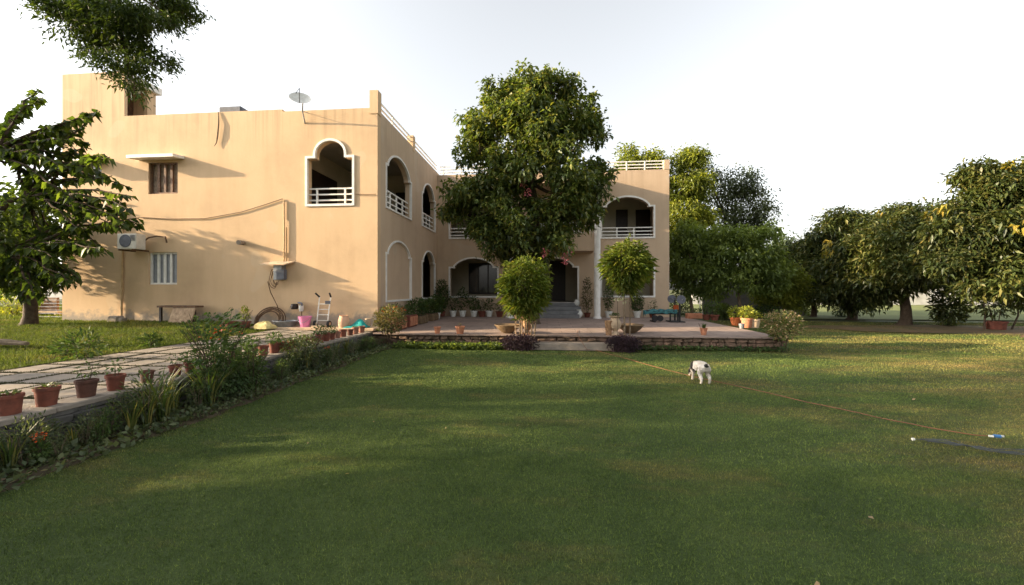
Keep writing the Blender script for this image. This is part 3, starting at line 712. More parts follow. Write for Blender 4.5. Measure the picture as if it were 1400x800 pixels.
# tap and hanging vessels on the wall
p = P(406, 420, .1); tap = empty('wall_tap', p, 'dark wall tap with a white mug hanging beside it', 'tap')
b = MB(); b.lathe([(.1, -.08), (.13, 0), (.1, .09), (.03, .1)], P(402.5, 419.5, .12), 12, 1, .8); b.build('dark_canister', 'dark_wood', tap, True)
b = MB(); b.lathe([(.06, -.11), (.075, 0), (.07, .05), (.075, .09)], P(412, 421, .14), 12); b.build('mug', 'whitepot', tap, True)
b = MB(); b.tube([P(408, 414, -.01), P(410, 414, .15), P(412.5, 415, .2), P(413, 418, .2)], .03, 7); b.build('spout', 'plate', tap, True)
b = MB(); b.tube([P(412.5, 424, .14), P(412.5, 436, .14)], .012, 5); b.build('cord', 'cable', tap, True)
# roof tank / box
p = onY(326, 153, YF + 2.2); b = MB(); b.bbox(p.x - .48, p.x + .42, YF + 1.8, YF + 2.6, ZRF + .14, p.z + .04, .03); tag(b.build('roof_tank', 'plate', None, False, (p.x, YF + 2.2, ZRF + .14)), 'grey box tank just showing above the flat roof edge', 'tank')
# ---------------- things along the foot of the wing wall
def G(x, y): return onZ(x, y, .5)
zg = .5
# timber frame and board leaning
yq = YF - .35; gl = zleft(-12, yq)
fr = empty('timber_frame', (P(255, 0).x, yq, gl), 'low dark timber bed frame standing against the tan wall', 'frame')
xa_, xb_ = P(232, 0).x, P(279, 0).x
for x_ in (xa_, xa_ + .5, xb_ - .06): MB().box(x_, x_ + .06, yq - .05, yq + .02, gl - .01, gl + .5).build('leg', 'dark_wood', fr)
MB().box(xa_ - .05, xb_ + .05, yq - .08, yq + .25, gl + .5, gl + .56).build('top_rail', 'brown_wood', fr)
b = MB(); xq0, xq1 = P(251, 0).x, P(281, 0).x; b.box(xq0, xq1, yq - .2, yq - .16, gl - .01, gl + .5)
b.v = [(v[0], v[1] + (.14 if v[2] > gl + .2 else -.05), v[2]) for v in b.v]; tag(b.build('plywood_board', 'old_board', None, False, ((xq0 + xq1) / 2, yq - .2, gl)), 'worn pale plywood board leaning on the timber frame', 'board')
# grey blocks by the drain pipe
for i, (x_, s) in enumerate(((173, .2), (181, .15))):
    q = Vector((P(x_, 0).x, YF - .4, zleft(-14, YF - .4))); b = MB(); b.bbox(-.9 * s, .9 * s, -.6 * s, .6 * s, -.02, s, .03); b.v = [(v[0] + q.x + v[2] * .3, v[1] + q.y, v[2] + q.z) for v in b.v]
    tag(b.build('stone_block', 'coping', None, False, q), ['larger grey stone block by the foot of the drain pipe', 'smaller grey stone block beside a larger block by the drain pipe'][i], 'stone')
def at_wall(x, d=.35): q = onY(x, 396, YF - d); return Vector((q.x, YF - d, .49))
slab_ = MB(); a0, a1 = at_wall(330).x, XS + .2; slab_.bbox(a0, a1, YF - .75, YF - .002, .42, .5, .01)
tag(slab_.build('wash_slab', 'beige_pot', None, False, ((a0 + a1) / 2, YF - .4, .42)), 'pale concrete washing slab along the foot of the tan wall', 'slab')
# pink bucket
q = at_wall(417, .45) + Vector((0, 0, .008)); bk = empty('bucket', q, 'pink plastic bucket below the wall tap', 'bucket')
b = MB(); b.lathe([(.13, 0), (.185, .3), (.2, .3), (.2, .34), (.18, .34), (.17, .3), (.12, .03)], q, 20); b.build('body', 'pink', bk, True)
b = MB(); b.tube([q + Vector((.195 * math.cos(t), -.05 - .12 * math.sin(t), .31 - .16 * math.sin(t))) for t in np.linspace(0, math.pi, 12)], .006, 5); b.build('handle', 'metal', bk, True)
# hand truck
q = at_wall(439, .4) + Vector((0, 0, .008)); ht = empty('hand_truck', q, 'rusty pale two-wheeled hand truck leaning by the pink bucket', 'hand truck')
def HB(): return MB()
for s in (-.16, .2):
    b = MB(); b.tube([q + Vector((s, .02, .1)), q + Vector((s, .12, .6)), q + Vector((s * 1.05, .2, .96))], .018, 7); b.build('upright', 'whitepot', ht, True)
    b = MB(); b.tube([q + Vector((s * 1.05, .2, .94)), q + Vector((s * 1.05 - (.1 if s < 0 else 0), .12, 1.07))], .027, 8); b.build('grip', 'black', ht, True)
    b = MB(); b.tube([q + Vector((s * 1.25 - .02, -.0, .1)), q + Vector((s * 1.25 + .04, -.0, .1))], .1, 16); wv = b.build('wheel', 'black', ht, True)
    b = MB(); b.tube([q + Vector((s * 1.25 - .026, -.0, .1)), q + Vector((s * 1.25 + .046, -.0, .1))], .05, 12); b.build('hub', 'beige_pot', wv, True)
for h in (.2, .38, .55, .72): b = MB(); b.tube([q + Vector((-.16, .02 + h * .18, h)), q + Vector((.2, .02 + h * .18, h))], .013, 6); b.build('cross_bar', 'whitepot', ht, True)
b = MB(); b.bbox(q.x - .2, q.x + .22, q.y - .22, q.y + .04, q.z + .01, q.z + .05, .008); b.build('toe_plate', 'beige_pot', ht)
b = MB(); b.box(q.x + .06, q.x + .22, q.y + .12, q.y + .16, q.z + .72, q.z + .82); b.build('clamp', 'plate', ht)
# jar, turquoise cloth bundle
q = at_wall(470, .55) + Vector((0, 0, .008)); b = MB(); b.lathe([(.12, 0), (.165, .06), (.17, .24), (.13, .32), (.12, .36), (.14, .385), (.12, .385), (.1, .33)], q, 18); tag(b.build('clay_jar', 'peach', None, True, q), 'peach clay jar beside the turquoise cloth', 'jar')
q = at_wall(488, .5) + Vector((0, 0, .0)); V = []; Fq = []
for j in range(9):
    for i in range(15):
        u, v = i / 14 - .5, j / 8 - .5
        V.append((q.x + u * .75, q.y + v * .45, q.z + max(0, (.26 * math.exp(-(u - .1) ** 2 * 9 - v * v * 9) + .03 * math.sin(9 * u + 5 * v) + .02 * math.sin(17 * v - 6 * u)))))
for j in range(8):
    for i in range(14): a = j * 15 + i; Fq.append((a, a + 1, a + 16, a + 15))
b = MB(); b.add(V, Fq); tag(b.build('cloth_bundle', 'turquoise', None, True, q), 'crumpled turquoise cloth lying on the washing slab', 'cloth')
q = at_wall(503, .3) + Vector((0, 0, .008)); b = MB(); b.lathe([(.07, 0), (.08, .2), (.09, .27), (.07, .27)], q, 12); tag(b.build('small_jar', 'beige_pot', None, True, q), 'small beige jar behind the turquoise cloth at the wall corner', 'jar')
# coil of hose, sack, tub
q = at_wall(368, .25); hc = MB()
for i in range(6):
    r_ = .33 + .03 * i; c_ = q + Vector((rnd.uniform(-.06, .06), rnd.uniform(-.08, .05), .16))
    hc.tube([c_ + Vector((r_ * math.cos(t) * 1.1, .12 * math.sin(t) + .02 * i, max(-.15, r_ * .95 * math.sin(t)))) for t in np.linspace(-.4, 3.6, 18)], .016, 6)
tag(hc.build('hose_coil', 'cable', None, True, q), 'loose coil of brown hose propped against the tan wall', 'hose')
q = at_wall(362, .75); V = []; Fq = []
for j in range(8):
    for i in range(12):
        a, e = 2 * math.pi * i / 12, (j / 7) * math.pi / 2; r_ = 1 + .16 * math.sin(3 * a + j) + .1 * math.sin(5 * a)
        V.append((q.x + .36 * r_ * math.cos(e) * math.cos(a), q.y + .2 * r_ * math.cos(e) * math.sin(a), q.z - .02 + .2 * math.sin(e) * r_))
for j in range(7):
    for i in range(12): a, c_ = j * 12 + i, j * 12 + (i + 1) % 12; Fq.append((a, c_, c_ + 12, a + 12))
b = MB(); b.add(V, Fq); tag(b.build('sack', 'yellow_sack', None, True, q), 'slumped pale yellow sack in front of the hose coil', 'sack')
q = at_wall(390, .35) + Vector((0, 0, .008)); b = MB(); b.lathe([(.3, 0), (.4, .16), (.43, .17), (.43, .19), (.39, .19), (.28, .03)], q, 22, 1, .6); tag(b.build('wash_tub', 'metal', None, True, q), 'wide shallow grey wash tub against the wall by the pink bucket', 'tub')

# ================================================================ POTS AND PLANTS
def bushy(h, r, n, L, wid, z0=0, up=.4, flat=1.0):
    d = unit(nr.normal(0, 1, (n, 3))); rr = nr.random(n) ** .4
    Pn = d * rr[:, None] * np.array([r, r, h / 2 * flat]) + np.array([0, 0, z0 + h / 2])
    return leaf_tris(Pn, unit(d + nr.normal(0, .5, (n, 3)) + np.array([0, 0, up])), L * nr.uniform(.6, 1.3, n), wid, .2)
def blades(n, h, r, w, bend=.35):
    """sword leaves: three-segment strips that arch outwards"""
    V, F = [], []
    for i in range(n):
        a = nr.uniform(0, 6.28); q = nr.uniform(.6, 1.15) * h; o = Vector((math.cos(a), math.sin(a), 0)); s = Vector((-o.y, o.x, 0)) * w * nr.uniform(.7, 1.3)
        b0 = o * r * nr.random(); be = bend * nr.uniform(.2, 1.3) * q; k = len(V)
        for t, ww in ((0, .7), (.35, 1), (.7, .8)):
            c = b0 + o * be * t * t + Vector((0, 0, q * (t - .25 * be / max(q, .01) * t * t))); V += [tuple(c - s * ww), tuple(c + s * ww)]
        V.append(tuple(b0 + o * be + Vector((0, 0, q * (1 - .25 * be / max(q, .01))))))
        F += [(k, k + 1, k + 3), (k, k + 3, k + 2), (k + 2, k + 3, k + 5), (k + 2, k + 5, k + 4), (k + 4, k + 5, k + 6)]
    return np.array(V), np.array(F)
def sticks(n, h, r, w, name, m, parent):
    b = MB(); ax = wloc(parent)
    for i in range(n):
        a = rnd.uniform(0, 6.28); q = Vector((math.cos(a), math.sin(a), 0)) * r
        b.tube([ax + q * .15, ax + q * .5 + Vector((rnd.uniform(-.03, .03), 0, h * .55)), ax + q + Vector((0, 0, h * rnd.uniform(.85, 1.1)))], [w, w * .8, w * .4], 5)
    return b.build(name, m, parent, True)
def pot_on(parent, m, rt, h, z0=0, squat=.68):
    q = wloc(parent) + Vector((0, 0, z0))
    b = MB(); b.lathe([(rt * squat, 0), (rt * .95, h * .82), (rt * 1.06, h * .83), (rt * 1.06, h), (rt * .93, h), (rt * .9, h * .86)], q, 18); po = b.build('pot', m, parent, True)
    b = MB(); b.lathe([(rt * .91, h * .84), (rt * .5, h * .9), (.01, h * .91)], q, 14); b.build('soil', 'soil', parent, True)
    return po
# ---- rows of terracotta pots on the wall coping
xs_pots = [12, 64, 116, 156, 202, 239, 262, 300, 322, 342, 360, 375, 384, 391.5, 399, 406.5, 414, 421.5, 429, 437, 445, 453.5, 462, 470, 478, 486, 494]
variants = []
def wallpot(plant):
    e = empty('potted_plant', (0, 0, 0)); pot_on(e, 'terracotta', .088, .178, 0, .76)
    if plant == 'sprig':
        sticks(3, .3, .05, .004, 'stem', 'bark', e); V, F = bushy(.22, .08, 34, .05, .26, .17); np_mesh('foliage', V, F, 'L_bed', e)
    elif plant == 'bush':
        sticks(5, .25, .08, .004, 'stem', 'bark', e); V, F = bushy(.22, .14, 200, .05, .26, .15); np_mesh('foliage', V, F, 'L_bed', e)
    elif plant == 'stub':
        V, F = bushy(.06, .08, 40, .04, .3, .14); np_mesh('foliage', V, F, 'L_bed2', e)
    return e
protos = {k: wallpot(k) for k in ('bare', 'sprig', 'bush', 'stub')}
protos['bare'].name = 'flower_pot'
used = set()
seq = {0: 'stub', 1: 'stub', 2: 'sprig', 3: 'sprig', 4: 'bare', 5: 'sprig', 6: 'bush', 7: 'bush', 8: 'sprig', 9: 'bush', 10: 'bare', 11: 'bush', 12: 'bare', 13: 'bare', 14: 'stub', 15: 'bare', 16: 'stub', 17: 'bare', 18: 'bare', 19: 'bush', 20: 'stub', 21: 'bush', 22: 'bare', 23: 'bare', 24: 'bare', 25: 'stub', 26: 'bare', 27: 'bare'}
plab = {'bare': 'empty terracotta pot standing on the slate wall coping', 'sprig': 'terracotta pot with a thin sprig on the slate wall coping', 'bush': 'terracotta pot with a leafy plant on the slate wall coping', 'stub': 'terracotta pot with low grey seedlings on the slate wall coping'}
for i, x in enumerate(xs_pots):
    k = seq[i]; q = onX(x, 470, XW - .16); loc = (XW - .16 + rnd.uniform(-.02, .02), q.y, ZP + .004)
    o = protos[k] if k not in used else copy_tree(protos[k], loc)
    o.location = loc; o.rotation_euler = (rnd.uniform(-.03, .03), rnd.uniform(-.03, .03), rnd.uniform(0, 6)); sc_ = rnd.uniform(.86, 1.12) * (1.1 if i < 2 else 1); o.scale = (sc_,) * 3; used.add(k)
    for ch in o.children:                    # pots of different age and staining
        if ch.name.startswith('pot'):
            ch.material_slots[0].link = 'OBJECT'; ch.material_slots[0].material = M[rnd.choice(['terracotta', 'terracotta', 'terra_dark', 'terra_stain'])]
    tag(o, plab[k], 'pot' if k == 'bare' else 'potted plant', 'terracotta pots along the coping')
# ---- flower bed plants
rnd.seed(4)
def bedplant(kind):
    e = empty({'leafy': 'bedding_plant', 'sword': 'sword_leaf_plant', 'grey': 'grey_leaf_plant', 'flower': 'flowering_plant'}[kind], (0, 0, 0))
    if kind == 'sword':
        V, F = blades(30, .68, .07, .011, .5); np_mesh('foliage', V, F, 'L_sword', e)
    elif kind == 'leafy':
        sticks(12, .62, .22, .005, 'stem', 'bark', e); V, F = bushy(.62, .2, 430, .06, .22, .03); np_mesh('foliage', V, F, 'L_bed', e)
    elif kind == 'grey':
        sticks(9, .5, .2, .005, 'stem', 'bark_pale', e); V, F = bushy(.55, .24, 330, .07, .14, .04); np_mesh('foliage', V, F, 'L_bed2', e)
    else:
        sticks(5, .6, .12, .006, 'stem', 'bark', e); V, F = bushy(.5, .17, 260, .09, .24, .05); np_mesh('foliage', V, F, 'L_bed', e)
        V, F = bushy(.12, .13, 26, .045, .5, .5); np_mesh('blossom', V, F, 'redflower', e)
    return e
bl = {'leafy': 'leafy green plant growing at the foot of the slate wall', 'sword': 'tuft of sword-shaped leaves growing at the foot of the slate wall', 'grey': 'straggly grey-green plant growing at the foot of the slate wall', 'flower': 'red-flowering leafy plant growing at the foot of the slate wall'}
bp = {k: bedplant(k) for k in bl}; used = set()
yv = 2.2
while yv < 11.2:
    k = rnd.choices(['leafy', 'sword', 'grey', 'flower'], [5, 3, 4, .5] if yv > 4.6 else [2, 2.2, 4, .4])[0]
    if 4.55 < yv < 4.95: k = 'sword'
    loc = (rnd.uniform(-5.08, -4.72), yv, .05); o = bp[k] if k not in used else copy_tree(bp[k], loc)
    o.location = loc; o.rotation_euler = (0, 0, rnd.uniform(0, 6)); s = rnd.uniform(.6, 1.15) * (.6 if yv < 4.4 else .58 if yv > 6.4 else 1); o.scale = (s, s, s * rnd.uniform(.8, 1.15)); used.add(k)
    where_ = ' under spaced pots' if yv < 4.9 else ' round the tall shrub' if yv < 6.6 else ' under close-set pots' if yv < 9 else ' near the terrace'
    tag(o, ('tall ' if s > .95 else 'small ' if s < .72 else '') + bl[k].replace(' growing', '').replace('at the foot of', 'below').replace('-shaped', '') + where_, 'plant', 'plants in the flower bed'); yv += rnd.uniform(.08, .19) if yv > 4.7 else rnd.uniform(.05, .11)
for k in bl:
    if k not in used: bp[k].location = (-4.9, 6.5 + len(k) * .1, .05); tag(bp[k], bl[k], 'plant', 'plants in the flower bed')
# the tall bush in the bed
q = Vector((-4.92, 5.5, .05)); e = empty('rose_bush', q, 'tall bushy green shrub rising above the coping in the flower bed', 'bush')
sticks(22, 1.25, .45, .007, 'stem', 'bark', e); V, F = bushy(1.3, .4, 1500, .065, .25, .02); V2, F2 = bushy(.7, .5, 900, .07, .2, .0); F2 = F2 + len(V); V = np.concatenate([V, V2]); F = np.concatenate([F, F2]); V[:, :2] += .1 * np.sin(V[:, 2:3] * 5 + V[:, :2] * 6); np_mesh('foliage', V, F, 'L_bed', e)
V, F = bushy(.25, .3, 20, .05, .5, .85); np_mesh('blossom', V, F, 'redflower', e)
q = Vector((-4.95, 7.6, .05)); e = empty('flowering_bush', q, 'dark dense shrub in the flower bed beside the tall bushy one', 'bush')
sticks(10, .7, .4, .008, 'stem', 'bark', e); V, F = bushy(.7, .4, 1700, .06, .22, .03); np_mesh('foliage', V, F, 'L_bed2', e)
# weeds in the sunny verge beyond the path
for i, (x, y, h, lb) in enumerate(((112, 487, .55, 'yellowing bushy weed in the grass beside the flagged path'), (206, 470, .3, 'small leafy seedling in the grass near the grey blocks'), (88, 480, .3, 'low leafy weed next to the yellowing bushy weed'))):
    q = onZ(x, y, .48); q.z = zleft(q.x, q.y) - .01; e = empty('weed', q, lb, 'plant'); sticks(5, h, h * .4, .006, 'stem', 'bark', e)
    V, F = bushy(h, h * .55, int(500 * h), .12, .14, .02); np_mesh('foliage', V, F, 'L_bed', e)
q = at_wall(335, .8); q.z = .49
e = empty('potted_plant', q, 'red planter with an upright sprig beside the yellow sack', 'potted plant'); pot_on(e, 'terracotta', .16, .2); sticks(2, .55, .03, .008, 'stem', 'bark', e); V, F = bushy(.45, .12, 120, .1, .2, .2); np_mesh('foliage', V, F, 'L_lime', e)
for i, (x, lb) in enumerate(((316, 'squat red planter beside the planter with an upright sprig'), (304, 'small red planter at the end of the planters by the wall'))):
    q = at_wall(x, .9); q.z = .49; e = empty('flower_pot', q, lb, 'pot'); pot_on(e, 'terracotta', .17 - .03 * i, .2, 0, .8)

# ---- terrace
def T(x, y, ymax=18.85):
    q = onZ(x, y, ZT)
    if q.y > ymax: q = onY(x, y, ymax); q.z = ZT
    return q
def potted(x, y, label, m, rt, h, plant, ph=.6, pr=.2, n=260, L=.1, wid=.25, leaf='L_pot', group=None, name='potted_plant', ymax=18.85, squat=.68):
    q = T(x, y, ymax); e = empty(name, q, label, 'potted plant' if plant else 'pot', group); pot_on(e, m, rt, h, 0, squat)
    if plant:
        sticks(5, h + ph * .7, pr * .7, .007, 'stem', 'bark', e)
        V, F = blades(40, ph, .05, .013, .3) if plant == 'blade' else bushy(ph, pr, n, L, wid, h * .95); 
        if plant == 'blade': V = V + np.array([0, 0, h * .85])
        np_mesh('foliage', V, F, leaf, e)
    return e
for i, x in enumerate((619.5, 632.5, 648, 669)):
    potted(x, 431, ['white pot with a thin leafy plant beside the inner house corner', 'white pot holding the tallest leafy plant under the arched window', 'white pot with a wide green plant under the arched window', 'white pot with a slender plant next to the porch column'][i], 'whitepot', .17, .29, 'bush', (.75, 1.15, .7, .6)[i], (.22, .3, .26, .18)[i], (160, 360, 300, 120)[i], .12, .22)
for i, x in enumerate((659, 683)):
    potted(x, 431.5, ['dark red pot between two white pots under the arched window', 'dark red pot beside the white porch column'][i], 'terracotta', .19, .27, 'bush', .55, .22, 160, .1, .22)
potted(597.5, 436, 'white pot with a rounded dark bush at the wing wall', 'whitepot', .16, .28, 'bush', .85, .4, 900, .1, .26)
potted(604, 425, 'tall dark leafy pot plant in the corner of the two facades', 'terracotta', .18, .25, 'bush', 1.6, .35, 900, .11, .26)
potted(832, 428, 'white pot with a climbing plant beside the white column', 'whitepot', .17, .29, 'bush', 1.5, .22, 420, .11, .25)
potted(871, 428, 'white pot with a bushy upright plant below the lower window', 'whitepot', .18, .31, 'bush', .85, .28, 700, .12, .16)
potted(892, 431, 'small pot with a bare-branched plant behind the weight bench', 'terracotta', .15, .2, 'bush', .7, .2, 90, .1, .22)
potted(803, 430, 'brown leafy pot plant between the white vases and the column', 'terracotta', .16, .22, 'bush', 1.7, .24, 420, .12, .22, 'L_dry')
# small terracotta pots on the terrace edge
potted(598, 456, 'small plain terracotta pot on the terrace edge', 'terra_light', .1, .2, None, name='flower_pot')
potted(629, 456.5, 'larger terracotta pot with a dry stub on the terrace edge', 'terra_light', .14, .23, 'bush', .08, .06, 12, .06, .3, 'L_dry')
potted(962, 458, 'terracotta pot with a spiky succulent on the terrace edge', 'terra_light', .1, .2, 'blade', .17)
# bowls
for i, (x, lb) in enumerate(((694, 'wide stone bowl planter beside the lattice-sided urn'), (862, 'wide dark stone bowl planter beside the round-bellied urn'))):
    q = T(x, 455.5); b = MB(); b.lathe([(.12, 0), (.16, .02), (.3, .13), (.38, .24), (.4, .245), (.39, .262), (.35, .25), (.2, .14), (.05, .12)], q, 26); tag(b.build('bowl_planter', 'bowl', None, True, q), lb, 'planter')
# urns
for i, (x, y) in enumerate(((721, 457), (839, 457))):
    q = T(x, y); q.y = YT + .2; e = empty('urn', q, ['ornate clay urn with loop handles at the terrace steps', 'round-bellied clay urn with a mossy top at the terrace steps'][i], 'urn')
    b = MB(); b.lathe([(.13, 0), (.13, .03), (.07, .07), (.06, .12), (.14, .19), (.18, .3), (.17, .38), (.11, .47), (.11, .5), (.16, .53), (.17, .56), (.14, .56), (.1, .5)], q, 22); b.build('body', 'urn' if i == 0 else 'beige_pot', e, True)
    b = MB(); b.lathe([(.19, -.02), (.19, .0), (.02, .004)], q, 8); b.build('plinth', 'terra_light', e)
    if i == 0:
        for s in (-1, 1): b = MB(); b.tube([q + Vector((s * (.11 + .1 * math.sin(t)), 0, .5 - .22 * (t / 3.14))) for t in np.linspace(0, 3.14, 9)], .016, 6); b.build('handle', 'urn', e, True)
    else:
        V, F = bushy(.12, .14, 160, .05, .3, .5); np_mesh('foliage', V, F, 'L_bed', e)
q = T(829, 456); q.y = YT + .16; b = MB(); b.lathe([(.08, 0), (.11, .38), (.12, .42), (.1, .42), (.08, .36)], q, 16); tag(b.build('tall_vase', 'urn', None, True, q), 'narrow brown vase beside the round-bellied urn', 'vase')
q = T(709, 457); q.y = YT + .1; e = empty('wooden_stand', q, 'weathered wooden lattice stand beside the ornate urn', 'stand')
for sx in (-.09, .09):
    for sy in (0, .16): MB().box(q.x + sx - .018, q.x + sx + .018, q.y + sy - .018, q.y + sy + .018, q.z - .01, q.z + .62).build('leg', 'old_board', e)
for h in (.2, .42, .6): MB().box(q.x - .12, q.x + .12, q.y - .024, q.y - .0185, q.z + h, q.z + h + .035).build('slat', 'old_board', e)
# white vases by the entrance steps
for i, (x, z_, r_) in enumerate(((791.5, ZT, .17), (788.5, ZT + .51, .15))):
    q = onY(x, 400, YB - (.75 if i == 0 else .2)); q.z = z_ + .001
    b = MB(); b.lathe([(r_ * .5, 0), (r_ * .95, r_ * .7), (r_, r_ * 1.2), (r_ * .7, r_ * 1.9), (r_ * .55, r_ * 2.1), (r_ * .75, r_ * 2.3), (r_ * .6, r_ * 2.3)], q, 18)
    tag(b.build('vase', 'whitepot', None, True, q), ['round white vase on the terrace at the foot of the entrance steps', 'round white vase higher up on the entrance steps'][i], 'vase')
    if i: 
        b = MB(); b.box(xe1 - .28, xe1 + .12, YB - .5, YB - .006, ZT + .0, q.z); b.build('step_cheek', 'stepm', house)
# planters along the wing side wall
for i, (yp, lb) in enumerate(((12.5, 'terracotta trough of red flowers at the wing corner'), (13.6, 'stacked terracotta trough beneath the blind arch'), (14.9, 'dark trough of ferny plants along the wing wall'), (16.4, 'dark trough of bushy plants below the arched opening'))):
    q = Vector((XS + .45, yp, ZT + .001)); e = empty('trough_planter', q, lb, 'planter')
    hh = .42 if i < 2 else .3
    b = MB(); b.bbox(q.x - .26, q.x + .3, yp - .4, yp + .42, q.z, q.z + hh, .02); b.build('trough', 'terracotta' if i < 2 else 'bowl', e)
    for s in (-.27, 0, .27): b = MB(); b.box(q.x + .3, q.x + .325, yp + s - .09, yp + s + .11, q.z + .05, q.z + hh - .05); b.build('panel', 'terra_light' if i < 2 else 'bowl', e)
    b = MB(); b.box(q.x - .23, q.x + .27, yp - .37, yp + .39, q.z + hh - .04, q.z + hh + .012); b.build('soil', 'soil', e)
    V, F = bushy((.4, .3, .65, .6)[i], .42, (240, 240, 900, 800)[i], .12, .16, hh); np_mesh('foliage', V, F, ('L_bed2', 'L_bed', 'L_bed', 'L_pot')[i], e)
    if i == 0: V, F = bushy(.2, .38, 220, .06, .5, hh + .12); np_mesh('blossom', V, F, 'redflower', e)
# pots at the east end
for i, (x, y, m, rt, h, lf, ph, n, lb) in enumerate((
    (1005, 445, 'orange_pot', .17, .3, 'L_lime', .4, 260, 'bright orange pot with a lime-leaved plant'), (1013, 443, 'terracotta', .14, .24, 'L_purple', .3, 200, 'pot with a dark purple plant between the orange and clay pots'),
    (1021, 448, 'terra_light', .19, .33, 'L_lime', .42, 260, 'clay pot with a lime-leaved plant beside the beige pot'), (1031, 448, 'beige_pot', .2, .3, 'L_lime', .3, 120, 'beige pot beside the clay pot with lime leaves'),
    (966, 437.5, 'terracotta', .17, .24, 'L_bed', .5, 220, 'terracotta pot with a green plant behind the weight bench'), (977, 438, 'terracotta', .18, .24, 'L_bed', .6, 180, 'terracotta pot with a tall sprig by the garden fence'))):
    potted(x, y, lb, m, rt, h, 'bush', ph, .24, n, .1, .22, lf, None, 'potted_plant', 30)
q = T(1014, 449, 30); b = MB(); b.lathe([(.07, 0), (.09, .1), (.09, .16), (.05, .17)], q, 12); tag(b.build('tin_can', 'metal', None, True, q), 'small grey tin in front of the clay pots', 'tin')
for i, x in enumerate((944, 953)):
    q = T(x, 435.5, 30); e = empty('trough_planter', q, ['low terracotta trough behind the weight bench rack', 'low terracotta trough next to the potted sprig'][i], 'planter')
    b = MB(); b.bbox(q.x - .18, q.x + .19, q.y - .16, q.y + .16, q.z, q.z + .24, .02); b.build('trough', 'terra_light', e); V, F = bushy(.22, .16, 90, .08, .22, .22); np_mesh('foliage', V, F, 'L_bed', e)
# ---- weight bench
q = T(907, 440, 30); wb = empty('weight_bench', q, 'black weight bench draped with a teal towel and loaded with grey plates', 'bench')
x0, x1 = q.x - .72, q.x + .62
b = MB(); b.bbox(x0, x1 - .15, q.y - .14, q.y + .14, q.z + .4, q.z + .48, .03); b.build('pad', 'black', wb)
V, Fq = [], []
for i in range(25):
    for j in range(9):
        u = x0 - .02 + (x1 - .1 - x0) * i / 24; a = (j / 8 - .5) * 2
        zz = .5 + .015 * math.sin(i * 1.1) + .012 * math.sin(j * 2 + i * .7); yy = a * .24
        if abs(a) > .62: zz -= (abs(a) - .62) * .4; yy = math.copysign(.15 + .02 * math.sin(i * 1.7), a)
        if i < 4: zz -= (4 - i) * .05; u = x0 - .02 - .012 * i
        V.append((u, q.y + yy, q.z + zz))
for i in range(24):
    for j in range(8): a = i * 9 + j; Fq.append((a, a + 1, a + 10, a + 9))
b = MB(); b.add(V, Fq); b.build('towel', 'teal_cloth', wb, True)
b = MB(); b.box(x0 + .2, x1, q.y - .025, q.y + .025, q.z + .3, q.z + .36); b.build('frame_beam', 'black', wb)
for xx in (x0 + .3, x1 - .35, x1 - .05):
    MB().box(xx - .025, xx + .025, q.y - .02, q.y + .02, q.z, q.z + .4).build('leg', 'black', wb)
for xx in (x0 + .3, x1 - .2): MB().box(xx - .03 - (.2 if xx > q.x else 0), xx + .03 + (.3 if xx > q.x else 0), q.y - .35, q.y + .35, q.z + .001, q.z + .04).build('foot', 'black', wb)
for s in (-.3, .3): MB().box(x1 - .1, x1 - .05, q.y + s - .025, q.y + s + .025, q.z, q.z + .95).build('upright', 'black', wb)
b = MB(); b.tube([Vector((x1 - .12, q.y - .75, q.z + .92)), Vector((x1 - .12, q.y + .75, q.z + .92))], .014, 8); b.build('barbell', 'metal', wb, True)
MB().box(x1 - .2, x1 - .04, q.y - .05, q.y + .08, q.z + .5, q.z + .68).build('red_pad', 'redflower', wb)
for s in (-.62, .55):
    for k_, r_ in ((0, .17), (.05, .14)):
        b = MB(); b.tube([Vector((x1 - .12, q.y + s + k_, q.z + .92)), Vector((x1 - .12, q.y + s + k_ + .04, q.z + .92))], r_, 22); b.build('weight_plate', 'plate', wb, True)
for k_ in range(2): b = MB(); b.tube([Vector((x0 + .32 + .2 * k_, q.y - .3, q.z + .16)), Vector((x0 + .32 + .2 * k_, q.y - .2, q.z + .16))], .12, 18); b.build('weight_plate', 'black', wb, True)
